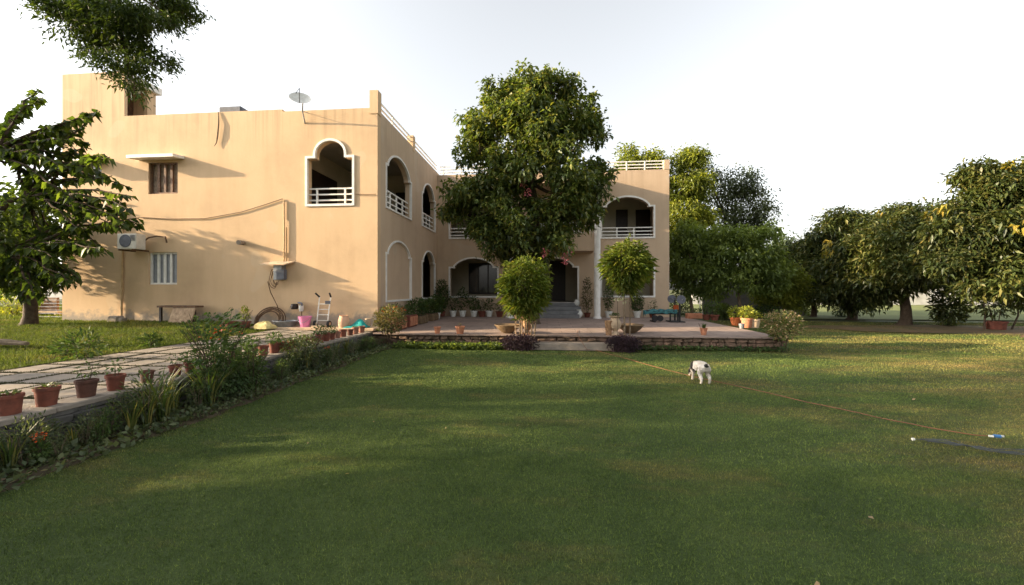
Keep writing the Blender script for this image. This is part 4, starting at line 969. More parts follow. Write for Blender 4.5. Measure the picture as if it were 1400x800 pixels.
# ---- clipped standards flanking the steps, purple cushions at their feet
def standard(x, y, label, ball, n, stems, low):
    q = Vector((onY(x, 470, YT - .22).x, YT - .22, -.01)); e = empty('standard_tree', q, label, 'tree')
    for (dx, dy) in stems:
        b = MB(); b.tube([q + Vector((dx, dy, 0)), q + Vector((dx * 1.2 + .02, dy, .6)), q + Vector((dx * 1.6, dy * 1.5, ball[2] - .1))], [.025, .02, .016], 7); b.build('stem', 'bark_pale', e, True)
    cz = ball[2]; d = unit(nr.normal(0, 1, (n, 3))); rr = .35 + .65 * nr.random(n) ** .5
    Pn = d * rr[:, None] * np.array(ball[:2] + ((ball[3]),)) * (1 + .2 * np.sin(d[:, :1] * 5 + d[:, 2:] * 7) * np.cos(d[:, 1:2] * 6) + nr.normal(0, .07, (n, 1))) + np.array([0, 0, cz])
    lowm = Pn[:, 2] < cz; Pn[lowm, :2] *= (1 - low * (cz - Pn[lowm, 2]) / ball[3])[:, None]
    D = unit(d * np.array([.7, .7, .3]) + nr.normal(0, .35, (n, 3)) + np.array([0, 0, .35]))
    V, F = leaf_tris(Pn, D, .15 * nr.uniform(.5, 1.6, n), .1, .45)
    np_mesh('crown', V, F, 'L_topi', e)
    k = 26                                    # loose twigs breaking the clipped outline
    for j in range(k):
        a = unit(nr.normal(0, 1, (1, 3)) + np.array([[0, -.3, .3]]))[0]; p0 = q + Vector((0, 0, cz - ball[3] * .3)); p1 = q + Vector((a[0] * ball[0] * 1.08, a[1] * ball[1] * 1.08, cz + a[2] * ball[3] * 1.08))
        b = MB(); b.tube([p0, p0.lerp(p1, .5), p1], [.01, .007, .003], 4); b.build('twig', 'bark_pale', e)
    return e
standard(717, 397, 'clipped bushy standard tree with a tapering crown behind the ornate urn', (.66, .58, 1.72, .8), 5600, ((-.12, 0), (.05, .05), (.16, -.03), (0, .1), (.24, .05)), .12)
standard(857, 372, 'clipped ball-headed standard tree on slim stems by the round-bellied urn', (.64, .57, 2.27, .69), 4800, ((-.06, 0), (.06, .03)), .45)
for i, (x, wd) in enumerate(((711, .56), (852, .5))):
    q = Vector((onY(x, 470, YT - .4).x, YT - .4, -.01)); e = empty('purple_shrub', q, ['low purple-leaved cushion shrub below the ornate urn', 'low purple-leaved cushion shrub below the round-bellied urn'][i], 'shrub')
    sticks(14, .3, .3, .006, 'stem', 'bark', e); V, F = bushy(.5, wd, 3000, .055, .3, -.06, .6); V[:, 1] *= .65; np_mesh('foliage', V, F, 'L_purple', e)
# white lilies by the standard
q = Vector((onY(847, 470, YT - .1).x, YT - .1, 0)); e = empty('lily', q, 'white-flowered stems standing behind the purple shrub', 'flower')
for dx in (-.05, .12):
    b = MB(); b.tube([q + Vector((dx, 0, 0)), q + Vector((dx, .02, 1.35))], .009, 5); b.build('stem', 'bark_pale', e)
    V, F = bushy(.08, .09, 20, .08, .4, 1.33); V = V + np.array([dx, 0, 0]); np_mesh('blossom', V, F, 'whiteflower', e)
# shrubs at the terrace corners
def shrub(x, label, w, h, z0, n, leaf, Y, L=.08, stem='bark'):
    q = Vector((onY(x, 470, Y).x, Y, -.01)); e = empty('shrub', q, label, 'shrub'); sticks(9, z0 + h * .6, w * .5, .012, 'stem', stem, e)
    V, F = bushy(h, w, n, L, .26, z0); np_mesh('foliage', V, F, leaf, e); return e
shrub(533, 'rounded dry brownish shrub at the terrace corner by the path', .46, .8, .42, 1700, 'L_dry', YT - .25)
shrub(1070, 'rounded pinkish-leaved shrub at the terrace corner by the open lawn', .5, .78, .35, 2400, 'L_pinkish', YT - .1, .075)
# ground cover in front of the terrace
def cover(name, label, x0, x1, y0, y1, n, L, m, h=.12):
    Pn = np.stack([nr.uniform(x0, x1, n), nr.uniform(y0, y1, n), nr.uniform(0, h, n)], 1); V, F = leaf_tris(Pn, nr.normal(0, .8, (n, 3)) + np.array([0, 0, .8]), L * nr.uniform(.6, 1.3, n), .3, .1)
    o = np_mesh(name, V, F, m); tag(o, label, 'plants', kind='stuff')
cover('ground_cover_foliage', 'low green ground cover along the foot of the terrace', onY(540, 0, 11.1).x, onY(692, 0, 11.1).x, 10.95, YT, 2600, .09, 'L_mid')
cover('edge_weeds', 'sparse weeds along the terrace edge', onY(862, 0, 11.1).x, XTR, 11.15, YT, 800, .08, 'L_bed', .1)

# ================================================================ DOG
q = onZ(957, 522.5, 0); hd = R(95)
dogm, n_, l_, p_ = nodes('dog_coat')
tc = n_.new('ShaderNodeTexCoord').outputs['Object']; acc = None
nz = noise(n_, l_, tc, 14, 3)
for c_, r_ in (((.24, 0, .3), .13), ((.17, .1, .3), .1), ((.2, -.08, .28), .08), ((.40, .045, .13), .062), ((.345, -.07, .16), .05), ((.345, .07, .16), .06), ((-.265, 0, .375), .055), ((-.16, -.11, .2), .04)):
    d_ = n_.new('ShaderNodeVectorMath'); d_.operation = 'DISTANCE'; l_.new(tc, d_.inputs[0]); d_.inputs[1].default_value = c_
    m_ = n_.new('ShaderNodeMapRange'); m_.inputs[1].default_value = r_ * 1.08; m_.inputs[2].default_value = r_ * .92; l_.new(d_.outputs['Value'], m_.inputs[0])
    if acc is None: acc = m_.outputs[0]
    else:
        x_ = n_.new('ShaderNodeMath'); x_.operation = 'MAXIMUM'; l_.new(acc, x_.inputs[0]); l_.new(m_.outputs[0], x_.inputs[1]); acc = x_.outputs[0]
l_.new(mixc(n_, l_, ramp(n_, l_, nz, [(.3, (.42, .35, .28)), (.6, (.56, .51, .45))]), (.018, .016, .015), acc), p_.inputs['Base Color']); p_.inputs['Roughness'].default_value = .85
SK = [((-.17, 0, .32), .085, None), ((-.02, 0, .325), .088, 0), ((.13, 0, .305), .1, 1), ((.23, 0, .28), .068, 2), ((.3, 0, .2), .05, 3), ((.35, 0, .135), .055, 4), ((.41, 0, .07), .034, 5), ((.44, 0, .04), .024, 6),
      ((-.245, 0, .355), .024, 0), ((-.3, 0, .39), .016, 8), ((-.345, 0, .375), .01, 9)]
for s in (-1, 1):
    k = len(SK); SK += [((-.18, .06 * s, .27), .062, 0), ((-.13, .075 * s, .19), .042, k), ((-.225, .075 * s, .115), .023, k + 1), ((-.21, .075 * s, .04), .02, k + 2), ((-.175, .075 * s, .022), .023, k + 3)]
    k = len(SK); SK += [((.14, .06 * s, .235), .05, 2), ((.115, .07 * s, .165), .033, k), ((.145, .07 * s, .09), .022, k + 1), ((.145, .07 * s, .035), .02, k + 2), ((.175, .07 * s, .022), .023, k + 3)]
    k = len(SK); SK += [((.325, .045 * s, .165), .022, 5), ((.33, .075 * s, .13), .012, k)]
me = bpy.data.meshes.new('dog'); me.from_pydata([v[0] for v in SK], [(i, v[2]) for i, v in enumerate(SK) if v[2] is not None], []); me.materials.append(dogm)
dog = bpy.data.objects.new('dog', me); link(dog); dog.location = (q.x, q.y, -.002); dog.rotation_euler = (0, 0, hd); dog.scale = (.97,) * 3
tag(dog, 'small white dog with black patches sniffing the lawn, head down', 'dog')
sm = dog.modifiers.new('skin', 'SKIN'); sm.use_smooth_shade = True
me.skin_vertices[0].data.foreach_set('radius', [r_ for v in SK for r_ in (v[1] * 1.12, v[1] * 1.12)]); me.skin_vertices[0].data[0].use_root = True
ss = dog.modifiers.new('smooth', 'SUBSURF'); ss.levels = ss.render_levels = 2

# ================================================================ HOSES ON THE LAWN
pts = [onZ(x, y, .022) for x, y in ((812, 478), (835, 485), (860, 491.5), (900, 503), (943, 514), (975, 521), (1000, 526.5), (1050, 537), (1100, 549.5), (1150, 560), (1200, 571), (1250, 581), (1290, 588.5), (1330, 594.5), (1352, 596))]
pts = [onY(789, 458, YT - .06)] + [Vector((onY(797, 0, YT - .44).x, YT - .44, .2)), Vector((onY(803, 0, YT - .5).x, YT - .5, .03))] + pts
sm_ = []
for i in range(len(pts) - 1):
    for t in (0, .5): sm_.append(pts[i].lerp(pts[i + 1], t) + Vector((rnd.uniform(-.012, .012), rnd.uniform(-.02, .02), .004)))
sm_ = [T(790, 452)] + sm_ + [pts[-1]]; sm_[0].z += .012
hs_ = empty('garden_hose', pts[6], 'orange garden hose running from the terrace steps across the lawn', 'hose')
b = MB(); b.tube(sm_, .006, 6); b.build('tube', 'hose', hs_, True)
def nz_(x0, x1, r_, m, nm): a, c_ = onZ(x0, 596, .03), onZ(x1, 597, .03); b = MB(); b.tube([a, c_], r_, 10); b.build(nm, m, hs_, True)
nz_(1351.5, 1358.5, .012, 'whitepot', 'connector'); nz_(1358.5, 1368, .019, 'blue', 'nozzle_grip'); nz_(1368, 1373, .011, 'whitepot', 'nozzle_tip')
gh = empty('grey_hose', onZ(1330, 610, 0), 'bundle of thin grey hoses lying in loose loops on the lawn', 'hose')
for i in range(6):
    o_ = i * 1.3 - 3; w_ = lambda: rnd.uniform(-1.6, 1.6)
    pp = [(1250 + i * 7, 600.7 + .4 * i), (1268, 601 + w_() + o_ * .4), (1288, 602.5 + o_ + w_()), (1306, 605.5 + o_ * .8 + w_()), (1322, 609 + w_()), (1340, 612 + w_() * 1.4), (1362, 616 + o_ * .8 + w_()), (1380, 617 + o_ + w_()), (1400, 618.5 + o_ + w_()), (1425, 621 + o_)]
    b = MB(); b.tube([onZ(x, y, .018 + .006 * i) for x, y in pp], .0042, 5); b.build('strand', 'greyhose', gh, True)
b = MB(); b.tube([onZ(1247, 600.5, .02), onZ(1250, 600.7, .02)], .016, 8); b.build('end_cap', 'whitepot', gh)

# ================================================================ TREES
def blobs_px(lst, Y, base):
    """crown lobes read from the photo (x, y, radius in pixels) at the tree's own depth"""
    out = []
    for it in lst:
        x, y, r_ = it[:3]; dy = it[3] if len(it) > 3 else 0
        c = onY(x, y, Y + dy); k = ppm(x, Y + dy); s = r_ / k
        out.append((c.x - base.x, c.y - base.y, c.z - base.z, s, s, s * (it[4] if len(it) > 4 else .85)))
    return out
# central tree on the terrace
Yc = 15.2; base = Vector((onY(728, 0, Yc).x, Yc, ZT - .02))
cb = blobs_px([(728, 122, 32), (698, 122, 26, .2), (757, 118, 28, -.2), (682, 142, 32, .2), (775, 134, 32, .3), (660, 172, 27), (802, 158, 26, .2), (800, 182, 34), (735, 150, 30, -.2), (702, 168, 36, -.3), (652, 188, 27), (770, 172, 34, -.2), (655, 205, 34, -.2), (725, 185, 52, -.6), (760, 235, 50, -.8), (690, 245, 48, -.8), (810, 240, 32, .2), (650, 265, 42, -.2),
               (630, 285, 24, .1), (700, 300, 50, -.5), (762, 290, 46, -.5), (805, 285, 30), (670, 320, 36, -.3), (740, 335, 36, -.2), (690, 345, 24), (725, 355, 26, .3)], Yc, base)
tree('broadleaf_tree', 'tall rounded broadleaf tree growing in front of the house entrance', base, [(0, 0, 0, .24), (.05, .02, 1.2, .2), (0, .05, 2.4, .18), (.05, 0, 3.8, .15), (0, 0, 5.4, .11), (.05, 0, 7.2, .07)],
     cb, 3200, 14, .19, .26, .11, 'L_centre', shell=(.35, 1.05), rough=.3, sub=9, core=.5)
# bougainvillea spray hanging in it
q = onY(771, 358, Yc - .8); e = empty('bougainvillea', q, 'pink bougainvillea spray hanging from the broadleaf tree', 'flower')
for (x, y, r_, n) in ((772, 362, .13, 34), (776, 352, .15, 20), (745, 350, .14, 40), (722, 268, .14, 40), (716, 255, .12, 30)):
    c = onY(x, y, Yc - .9); V, F = bushy(r_ * 2, r_, n, .07, .45, 0); np_mesh('blossom', V + np.array(c - q), F, 'pinkflower', e)
b = MB(); b.tube([onY(772, 362, Yc - .9), onY(768, 345, Yc - .7), onY(745, 330, Yc - .3), onY(728, 300, Yc)], .02, 5); b.build('stem', 'bark', e)
# dark tree at the end of the wing, and a big-leaved mulberry rooted just west of the picture whose boughs hang in
Yl = 11.0; base = Vector((onY(40, 0, Yl).x, Yl, zleft(-16, 11) - .03))
tree('dark_tree', 'dense dark tree with a short trunk standing at the end of the wing', base, [(0, 0, 0, .17), (.05, 0, .8, .15), (0, .05, 1.6, .12), (0, 0, 2.6, .07)],
     blobs_px([(25, 330, 50), (48, 372, 34), (5, 290, 50), (-30, 340, 70), (52, 315, 34), (30, 385, 34)], Yl, base), 800, 12, .19, .26, .12, 'L_left')
Yl = 7.7; base = Vector((-13.4, 7.3, zleft(-13.4, 7.3) - .03))
e = empty('mulberry_tree', base, 'big-leaved tree with long arching boughs reaching across the tan wall', 'tree')
b = MB(); tp_ = [base, base + Vector((.1, 0, .8)), base + Vector((.3, .1, 1.6)), base + Vector((.7, .2, 2.4))]; b.tube(tp_, [.2, .17, .14, .1], 9); b.build('trunk', 'bark', e, True)
hubs = [onY(-30, 300, Yl), onY(-10, 215, Yl - .2), onY(35, 270, Yl + .2), onY(10, 350, Yl), onY(-60, 240, Yl)]
for h_ in hubs:
    b = MB(); b.tube(curve(tp_[3], h_, .1, 5, .06), [.09, .08, .07, .06, .05, .04], 7); b.build('limb', 'bark', e, True)
Pc, Dc = [], []
def frond(a, c, nl, sag=.15):
    """an arching branch with leaves set along both sides"""
    pts = curve(a, c, sag, 7, .05); b = MB(); b.tube(pts, [.035 * (1 - .85 * i / 7) + .004 for i in range(8)], 5); b.build('branch', 'bark', e, True)
    for i in range(nl):
        t = (.12 + .88 * rnd.random() ** .8) * 7; k = min(6, int(t)); p = pts[k].lerp(pts[k + 1], t - k); d = (pts[k + 1] - pts[k]).normalized()
        s = Vector((rnd.uniform(-1, 1), rnd.uniform(-1, 1), rnd.uniform(-.6, .3)))
        Pc.append(p); Dc.append(d * .45 + s.normalized() * .9 + Vector((0, 0, -.35)))
tips = [(190, 298), (178, 268), (140, 345), (125, 160), (150, 215), (118, 195), (168, 290), (60, 135), (90, 185), (30, 150), (140, 240), (120, 330), (70, 380), (20, 200), (-10, 170), (90, 270), (110, 300), (60, 240), (30, 300), (10, 350), (80, 340), (-40, 250), (-50, 320), (45, 400), (100, 372), (0, 390), (-20, 400), (50, 200), (75, 220), (160, 310)]
for j, (x, y) in enumerate(tips):
    for r_ in range(3):
        tipp = onY(x + rnd.uniform(-14, 14) * (r_ > 0), y + rnd.uniform(-12, 12) * (r_ > 0), Yl + rnd.uniform(-.6, .7)); st_ = sorted(hubs, key=lambda h_: (h_ - tipp).length)[rnd.choice((0, 0, 1))]
        frond(st_, tipp, 62)
V, F = leaf_tris(np.array([tuple(v) for v in Pc]) - np.array(base), np.array([tuple(v) for v in Dc]), .16 * nr.uniform(.55, 1.2, len(Pc)), .36, .3, .3)
np_mesh('crown', V, F, 'L_left', e)
C, O = crown_points(blobs_px([(0, 300, 75), (10, 350, 60), (-50, 330, 90)], Yl, base), 200, (.2, .9)); V, F = whorls(C, O, 9, .14, .3, .12); np_mesh('inner_foliage', V, F, 'L_left', e)
rnd.seed(SEED); nr = np.random.default_rng(SEED)
# neem tree outside the frame whose bough hangs into the sky
base = Vector((-13.5, 3.6, zleft(-13, 4) - .03))
def rel(x, y, d, r_, f=1): c = Vector((0, 0, EYE)) + ray(x, y) * d; return (c.x - base.x, c.y - base.y, c.z - base.z, r_, r_, r_ * f)
nb = [rel(190, 45, 7.2, .75, .6), rel(150, 30, 7.4, .8, .6), rel(100, 15, 7.4, .6, .5), rel(175, 98, 7.0, .42, .8), rel(220, 5, 7.6, .6, .6), rel(140, -30, 7.6, .9), rel(70, 15, 7.3, .3, .6), rel(230, 30, 7.3, .2, .6), rel(128, 65, 7.2, .3, .8), rel(185, 120, 7.0, .16, 1)]
e = empty('neem_tree', base, 'neem tree bough with fine dark leaves hanging into the sky above the stair tower', 'tree')
tp_ = [base, base + Vector((.2, .1, 1.8)), base + Vector((.6, .3, 3.6)), base + Vector((1.2, .8, 5.2)), base + Vector((2.0, 1.2, 6.6))]
b = MB(); b.tube(tp_, [.34, .28, .24, .2, .15], 10); b.build('trunk', 'bark', e, True)
hub = base + Vector(nb[5][:3])
b = MB(); b.tube(curve(tp_[4], hub, .3, 6, .1), [.13, .12, .1, .08, .07, .06, .05], 7); b.build('limb', 'bark', e, True)
for q_ in nb:
    c = base + Vector(q_[:3]); b = MB(); b.tube(curve(hub, c, .12, 5, .06), [.035, .03, .022, .016, .01, .006], 5)
    for j in range(7): b.tube(curve(c, c + Vector((rnd.uniform(-1, 1) * q_[3], rnd.uniform(-1, 1) * q_[4], rnd.uniform(-1, .6) * q_[5])), .05, 3, .03), [.008, .006, .004, .002], 4)
    b.build('twig', 'bark', e, True)
C, O = crown_points(nb, 1500, (.1, 1.1), .35, 9, .3); V, F = whorls(C, O, 13, .095, .16, .07, 1.0, .3, -.35); np_mesh('crown', V, F, 'L_neem', e)
cbig = [(-1.5, -.5, 6.6, 2.6, 2.2, 1.7), (1.2, -.6, 6.6, 2.0, 1.8, 1.5), (0, -1.5, 8.2, 2.5, 2.4, 1.7), (-2.5, .8, 8.0, 2.2, 2.0, 1.6)]
C, O = crown_points(cbig, 330, (.3, 1), .16, 6); V, F = whorls(C, O, 14, .22, .2, .2); np_mesh('upper_crown', V, F, 'L_neem', e)
# shade trees on the west side of the garden; only their shadows reach the picture
def shade_tree(x, y, h, r, z0, n, lb):
    base = Vector((x, y, zleft(x, y) - .05)); bl = [(rnd.uniform(-.5, .5) * r, rnd.uniform(-.5, .5) * r, z0 + (h - z0) * t, r * rnd.uniform(.5, .75), r * rnd.uniform(.5, .75), (h - z0) * .3) for t in (.2, .4, .6, .8, .5)]
    return tree('shade_tree', lb, base, [(0, 0, 0, .22), (.1, 0, 1.5, .18), (0, .1, z0 + .5, .15), (0, 0, h * .75, .08)], bl, n, 12, .3, .24, .22, 'L_dark', 'shade trees west of the garden', shell=(.25, 1))
SL = 'tall dark shade tree standing west of the lawn, beyond the flagged path'
for a in ((-15, .1, 8.5, 3.0, 1.8, 720), (-11.5, -.6, 6.6, 2.6, 1.5, 760), (-19, 2.8, 8.5, 3.0, 3.2, 150), (-13, -4.5, 7.5, 3, 1.5, 700), (-22, 5.6, 9.0, 2.0, 4.6, 70)): shade_tree(*a, SL)

rnd.seed(8); nr = np.random.default_rng(8)
# mango trees along the east side
def px_tree(name, label, x, y, Y, lst, n, per, L, wid, rad, leaf, group=None, tr=.16, ztop=.55, bark='bark', extra=None, z=-.02, **kw):
    base = Vector((onY(x, 0, Y).x, Y, z)); bl = blobs_px(lst, Y, base); top = max(b[2] for b in bl)
    return tree(name, label, base, [(0, 0, 0, tr), (.05, 0, top * .15, tr * .85), (-.05, .05, top * .32, tr * .75), (.05, 0, top * ztop, tr * .5), (0, 0, top * .8, tr * .3)], bl, n, per, L, wid, rad, leaf, group, bark, extra=extra, **kw)
GM = 'mango trees along the open lawn'
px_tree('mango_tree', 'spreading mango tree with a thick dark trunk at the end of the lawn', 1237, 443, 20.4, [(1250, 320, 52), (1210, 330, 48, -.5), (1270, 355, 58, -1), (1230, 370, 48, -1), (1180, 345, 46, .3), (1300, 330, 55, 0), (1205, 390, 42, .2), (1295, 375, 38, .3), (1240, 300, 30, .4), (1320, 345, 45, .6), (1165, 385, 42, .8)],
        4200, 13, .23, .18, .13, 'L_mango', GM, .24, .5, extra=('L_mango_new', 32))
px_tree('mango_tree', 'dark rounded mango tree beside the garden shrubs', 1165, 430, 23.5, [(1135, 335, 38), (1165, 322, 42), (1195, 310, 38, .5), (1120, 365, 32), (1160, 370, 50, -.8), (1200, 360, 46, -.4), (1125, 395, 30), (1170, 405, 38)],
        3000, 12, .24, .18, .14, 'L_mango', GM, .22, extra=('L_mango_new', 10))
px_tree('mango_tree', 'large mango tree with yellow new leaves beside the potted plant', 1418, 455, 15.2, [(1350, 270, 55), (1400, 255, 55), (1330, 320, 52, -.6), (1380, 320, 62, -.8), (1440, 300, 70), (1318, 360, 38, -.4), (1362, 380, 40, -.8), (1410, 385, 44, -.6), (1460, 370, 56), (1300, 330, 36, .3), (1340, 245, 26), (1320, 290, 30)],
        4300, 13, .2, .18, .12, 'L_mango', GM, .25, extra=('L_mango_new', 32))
px_tree('mango_tree', 'smaller mango tree filling the gap beside the garden shrubs', 1112, 428, 25.5, [(1105, 350, 30), (1128, 345, 30), (1092, 375, 26), (1118, 385, 32), (1098, 400, 22)], 1300, 12, .23, .18, .14, 'L_mango', GM, .16)
# trees behind the house and in the side garden
px_tree('tall_tree', 'tall yellow-green tree rising behind the house roof', 905, 430, 28.5, [(860, 225, 26), (890, 222, 24), (935, 225, 30), (925, 260, 38), (945, 300, 34), (915, 320, 40), (960, 340, 30), (850, 245, 24), (950, 255, 26), (900, 250, 30)], 1900, 14, .27, .2, .2, 'L_yellow', None, .25, shell=(.4, 1.05), rough=.25)
px_tree('tall_tree', 'airy dark grey-green tree beside the yellow-green one', 1005, 430, 30, [(985, 260, 34), (1015, 250, 30), (1000, 300, 42), (1035, 275, 24), (1020, 310, 34), (970, 240, 18), (1040, 290, 18)], 800, 12, .24, .2, .2, 'L_dark', None, .22, shell=(.4, 1.1), rough=.45)
px_tree('guava_tree', 'bushy guava tree against the side of the house', 945, 440, 21.5, [(945, 330, 36), (930, 365, 26), (965, 345, 32), (955, 385, 34), (920, 345, 16)], 900, 12, .2, .24, .13, 'L_mid', None, .1, bark='bark_pale', rough=.25)
px_tree('guava_tree', 'spreading light green guava tree over the green net', 1012, 440, 20.8, [(1000, 335, 34), (1030, 330, 32), (1015, 365, 40, -.4), (1050, 360, 28), (985, 375, 28), (1050, 388, 22), (975, 398, 16)], 1250, 12, .2, .24, .13, 'L_mid', None, .1, bark='bark_pale', rough=.25)
px_tree('guava_tree', 'small yellow-green tree beside the pinkish shrub', 1065, 440, 22, [(1065, 375, 26), (1085, 390, 22), (1060, 405, 24), (1080, 412, 20)], 800, 12, .18, .2, .12, 'L_yellow', None, .08, bark='bark_pale', rough=.25)
px_tree('far_tree', 'pale hazy tree far beyond the garden wall', 1078, 400, 70, [(1070, 335, 16), (1085, 345, 20), (1062, 360, 18), (1095, 360, 18)], 380, 10, .6, .25, .5, 'L_far', None, .3)
for i, (x, y, r_) in enumerate(((1100, 372, 26), (1150, 378, 24), (1290, 378, 26), (1345, 372, 30), (1400, 375, 30), (1040, 375, 26), (30, 372, 34), (75, 380, 20), (-20, 372, 34))):
    px_tree('far_tree', 'distant tree beyond the garden boundary wall', x, 400, 56 + 3 * (i % 3), [(x, y, r_), (x + r_ * .7, y + 8, r_ * .7), (x - r_ * .7, y + 8, r_ * .7)], 330, 10, .5, .25, .4, 'L_far', 'trees beyond the boundary wall', .3)
# low bushes
def bush(x, y, label, w, h, n, leaf, L=.12, z=-.01, cat='bush'):
    q = onZ(x, y, z); e = empty('bush', q, label, cat); sticks(7, h * .6, w * .4, .015, 'stem', 'bark', e); V, F = bushy(h, w, n, L, .25, .0); np_mesh('foliage', V, F, leaf, e); return e
bush(1297, 446, 'dark young bush under the mango trees, beside the thick trunk', .62, 1.75, 1500, 'L_mango', .18)
bush(1098, 432, 'round green bush at the edge of the lawn behind the pinkish shrub', .8, 1.1, 1500, 'L_mid', .13)
bush(1150, 434, 'low dark shrub beneath the dark rounded mango tree', .5, .9, 600, 'L_dark', .13)
bush(930, 433, 'dark shrub between the house wall and the fence', .7, 1.5, 1300, 'L_dark', .12)
bush(988, 436, 'leafy shrub beside the green net', .5, .9, 1300, 'L_mid', .12)
bush(1048, 440, 'leafy shrub beyond the beige pot', .7, .9, 1200, 'L_bed', .12)
q = onZ(1362, 451, 0); e = empty('potted_plant', q, 'big dark red tub with a young mango plant under the trees', 'potted plant'); pot_on(e, 'terracotta', .32, .36, 0, .85); sticks(4, 1.3, .3, .02, 'stem', 'bark', e); V, F = bushy(1.1, .5, 260, .24, .14, .5); np_mesh('foliage', V, F, 'L_mango', e)
for i, (x, lb) in enumerate(((1345, 'slender sapling beside the big red tub'), (1383, 'leaning sapling beyond the big red tub'))):
    q = onZ(x, 451, 0); e = empty('sapling', q, lb, 'sapling'); b = MB(); b.tube([q, q + Vector((.05 * (1 + 4 * i), 0, .6)), q + Vector((-.05 + .3 * i, 0, 1.5))], [.035, .03, .02], 6); b.build('stem', 'bark', e, True); V, F = bushy(1.0, .4, 160, .22, .15, .7); np_mesh('foliage', V, F, 'L_mango', e)
# ---- fence posts, rail, net, compost heap, walls
zf = 0
for i, x in enumerate((957, 1006, 1034)):
    q = onZ(x, 430 if i else 429, 0); h = 1.95 if i != 1 else 1.5
    b = MB(); b.tube([q - Vector((0, 0, .05)), q + Vector((.12 if i == 2 else 0, 0, h))], .035, 7); tag(b.build('fence_post', 'metal', None, True, q), ['grey post of the garden rail near the house', 'short grey post at the edge of the green net', 'leaning pale post holding the green net'][i], 'post')
q0, q1 = onZ(936, 429, 0), onZ(970, 429.5, 0); b = MB(); b.tube([q0 + Vector((0, 0, 1.9)), q1 + Vector((0, 0, 1.92))], .025, 6); tag(b.build('fence_rail', 'metal', None, True, q0), 'thin horizontal grey rail beside the house', 'rail')
q0, q1 = onZ(1011, 430.5, 0), onZ(1034, 430.5, 0); V, Fq = [], []
for j in range(7):
    for i in range(9): t = i / 8; V.append(tuple(q0.lerp(q1, t) + Vector((0, .06 * math.sin(t * 9 + j), .45 + 1.45 * j / 6 - .06 * math.sin(t * 3.1) * (j > 4)))))
for j in range(6):
    for i in range(8): a = j * 9 + i; Fq.append((a, a + 1, a + 10, a + 9))
b = MB(); b.add(V, Fq); tag(b.build('shade_net', 'net', None, True, q0), 'dark green shade net hung between posts', 'net')
q = onZ(1056, 430, 0); b = MB(); b.lathe([(.75, 0), (.7, .7), (.1, 1.35), (.02, 1.4)], q, 9); tag(b.build('thatched_hut', 'coping', None, False, q), 'small grey conical hut among the garden shrubs', 'hut')
b = MB(); b.box(onZ(920, 425, 0).x, 16, 26.2, 26.4, -.1, 2.3); tag(b.build('garden_wall', 'darkwall', None, False, (10, 26.3, 0)), 'dim grey garden wall behind the guava trees', 'wall')
b = MB(); b.box(16.2, 90, 46, 46.25, -.1, 2.2); tag(b.build('boundary_wall', 'farwall', None, False, (40, 46.1, 0)), 'long pale boundary wall across the field beyond the mango trees', 'wall')
b = MB(); b.box(-80, XL - 3, 40, 40.25, .3, 2.6); tag(b.build('boundary_wall', 'farwall', None, False, (-50, 40.1, 0)), 'pale boundary wall far behind the mulberry tree', 'wall')
# gate and low bench at the end of the wing
gx0, gx1 = onY(48, 0, YF + .4).x, XL - .02; gz = zleft(-17, 12.6)
gt = empty('metal_gate', ((gx0 + gx1) / 2, YF + .4, gz), 'thin wire gate at the end of the wing beside the mulberry tree', 'gate')
for x_ in (gx0, gx1 - .04): MB().box(x_, x_ + .05, YF + .37, YF + .43, gz - .05, gz + 1.15).build('post', 'peach', gt)
for i in range(9):
    h = .1 + i * .12; b = MB(); b.tube([Vector((gx0 + .05, YF + .4, gz + h)), Vector((gx1 - .04, YF + .4, gz + h))], .007, 4); b.build('wire', 'metal', gt)
q = Vector((onY(60, 0, 14.5).x, 14.5, zleft(-18, 14))); e = empty('garden_bench', q, 'low pale bench behind the wire gate', 'bench')
MB().box(q.x - .8, q.x + .9, q.y - .2, q.y + .2, q.z + .14, q.z + .19).build('seat', 'beige_pot', e)
for s in (-.7, .75): MB().box(q.x + s - .04, q.x + s + .04, q.y - .18, q.y + .18, q.z - .02, q.z + .14).build('leg', 'beige_pot', e)
MB().box(q.x - .5, q.x + .3, q.y + .21, q.y + .3, q.z - .02, q.z + .75).build('backrest', 'brown_wood', e)
bush(20, 432, 'sunlit yellow bush behind the mulberry trunk', .7, .9, 700, 'L_lime', .12, .6)
bush(52, 431, 'sunlit low bush beside the mulberry trunk', .35, .6, 250, 'L_yellow', .1, .6)
# fallen log in the verge
q = onZ(18, 471, .47); b = MB(); b.tube([q + Vector((-.9, .1, .03)), q + Vector((-.2, 0, .05)), q + Vector((.5, -.1, .04))], [.06, .07, .04], 7); tag(b.build('fallen_log', 'bark_pale', None, True, q), 'fallen weathered branch lying in the grass beside the path', 'log')

# ================================================================ GRASS
def grass(name, label, bands, m, zf, kind='stuff'):
    Vs = []
    for (x0, x1, y0, y1, dens, w, h) in bands:
        n = int((x1 - x0) * (y1 - y0) * dens); x, y = nr.uniform(x0, x1, n), nr.uniform(y0, y1, n); k = zf(x, y); x, y = x[k >= -5], y[k >= -5]; z = k[k >= -5]; n = len(x)
        a = nr.uniform(0, 6.283, n); hh = h * nr.uniform(.45, 1.3, n); ww = w * nr.uniform(.7, 1.3, n); le = nr.normal(0, .55, (n, 2)) * hh[:, None]
        b0 = np.stack([x - np.cos(a) * ww, y - np.sin(a) * ww, z - .004], 1); b1 = np.stack([x + np.cos(a) * ww, y + np.sin(a) * ww, z - .004], 1); t = np.stack([x + le[:, 0], y + le[:, 1], z + hh], 1)
        Vs.append(np.stack([b0, b1, t], 1).reshape(-1, 3))
    V = np.concatenate(Vs); F = np.arange(len(V)).reshape(-1, 3); o = np_mesh(name, V, F, m); tag(o, label, 'grass', kind=kind); return o
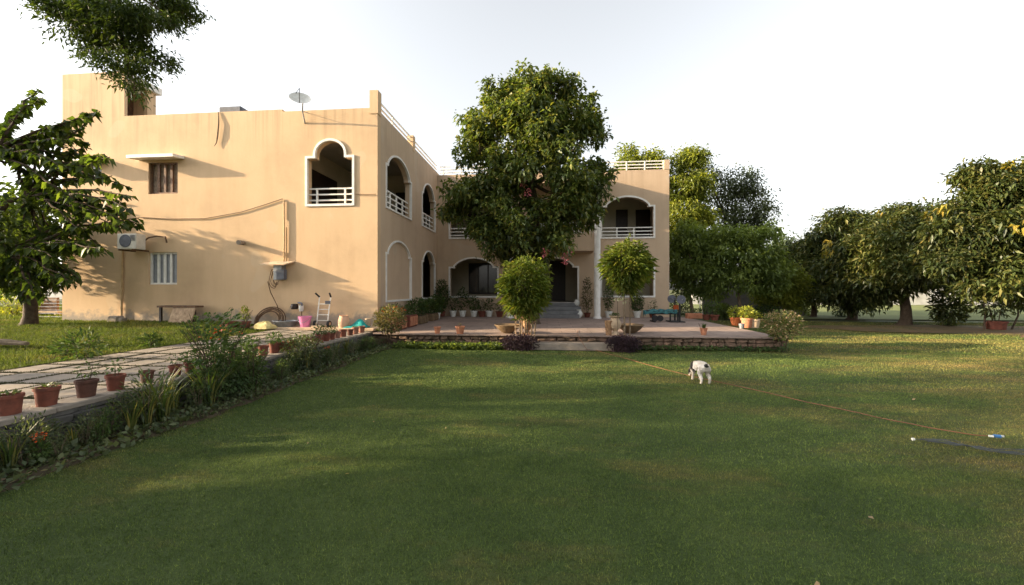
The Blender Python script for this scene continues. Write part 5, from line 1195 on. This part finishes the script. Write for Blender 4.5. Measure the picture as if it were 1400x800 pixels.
def zl(x, y):
    z = .012 * np.sin(x * 1.3 + y * .7) + .01 * np.sin(y * 2.1) - .012
    bad = (x < -4.5 + .05 * np.sin(y * 7)) | ((y > YT) & (x < XTR + .1)) | ((y > YT - .44) & (x > sx0) & (x < sx1)) | (((x - 20.5) / 9.3) ** 2 + ((y - 18.0) / 2.2) ** 2 < nr.random(len(x)) * 1.1 - .05) | (y < np.abs(x) / 1.75 - .6)
    return np.where(bad, -9, z)
grass('grass', 'short mown grass of the lawn', [(-4.6, 7, 1.6, 4, 12000, .0028, .017), (-4.6, 11, 4, 7, 5000, .0042, .019), (-4.8, 17, 7, YT + .1, 1900, .007, .022), (6, 32, YT, 22, 500, .014, .035)], 'blade', zl)
def zv(x, y):
    z = np.array([zleft(a, c) for a, c in zip(x, y)]); bad = (x > -8.42 + .06 * np.sin(y * 5)) & (y < 12) | ((y > YF - .02) & (x > XL))
    return np.where(bad, -9, z)
grass('verge_grass', 'rough sunlit grass between the path and the house', [(-20, -7.9, 4.2, YF, 900, .008, .07), (-34, XL, YF, 24, 150, .02, .12)], 'rough_blade', zv)
# grass tufts growing in the path joints
n = 60000; k = nr.random(n) < .42
x = np.where(k, nr.uniform(-8.45, -5.5, n), np.array(xcol[:5])[nr.integers(0, 5, n)] + nr.normal(0, .014, n))
y = np.where(k, np.array(yrows)[nr.integers(2, len(yrows), n)] + nr.normal(0, .014, n), nr.uniform(1, 11.9, n)); a = nr.uniform(0, 6.28, n); hh = .03 * nr.uniform(.3, 1.3, n); zq = np.full(n, ZP - .018)
V = np.stack([np.stack([x - .007 * np.cos(a), y - .007 * np.sin(a), zq], 1), np.stack([x + .007 * np.cos(a), y + .007 * np.sin(a), zq], 1), np.stack([x + nr.normal(0, .008, n), y + nr.normal(0, .008, n), zq + hh], 1)], 1).reshape(-1, 3)
tag(np_mesh('joint_grass', V, np.arange(len(V)).reshape(-1, 3), 'joint'), 'sparse grass growing in the joints of the flagged path', 'grass', kind='stuff')
n = 3000; Pn = np.stack([-5.2 + .72 * nr.random(n), nr.uniform(1, 11.2, n), nr.uniform(.035, .06, n)], 1); V, F = leaf_tris(Pn, nr.normal(0, 1, (n, 3)) * np.array([1, 1, .25]), .045 * nr.uniform(.4, 1.5, n), .22, 0)
tag(np_mesh('bed_litter', V, F, 'L_dry'), 'dry leaf litter on the flower bed soil', 'litter', kind='stuff')
cover('bed_weeds', 'low straggly weeds over the flower bed soil', -5.15, -4.42, 1.5, 11.2, 5200, .07, 'L_bed2', .1)
# fallen leaves
n = 90; Pn = np.stack([nr.uniform(-3, 9, n), nr.uniform(2.3, 11, n), np.full(n, .022)], 1); V, F = leaf_tris(Pn, nr.normal(0, 1, (n, 3)) * np.array([1, 1, .1]), .05 * nr.uniform(.5, 1.2, n), .3, 0)
tag(np_mesh('fallen_leaves', V, F, 'L_pinkish'), 'scattered dry leaves lying on the lawn', 'leaves', kind='stuff')

for o in bpy.data.objects:
    if o.parent is None and o.get('category') and not o.get('kind') and o.name.split('.')[0] in ('retaining_wall', 'garden_wall', 'boundary_wall', 'wash_slab'): o['kind'] = 'thing'
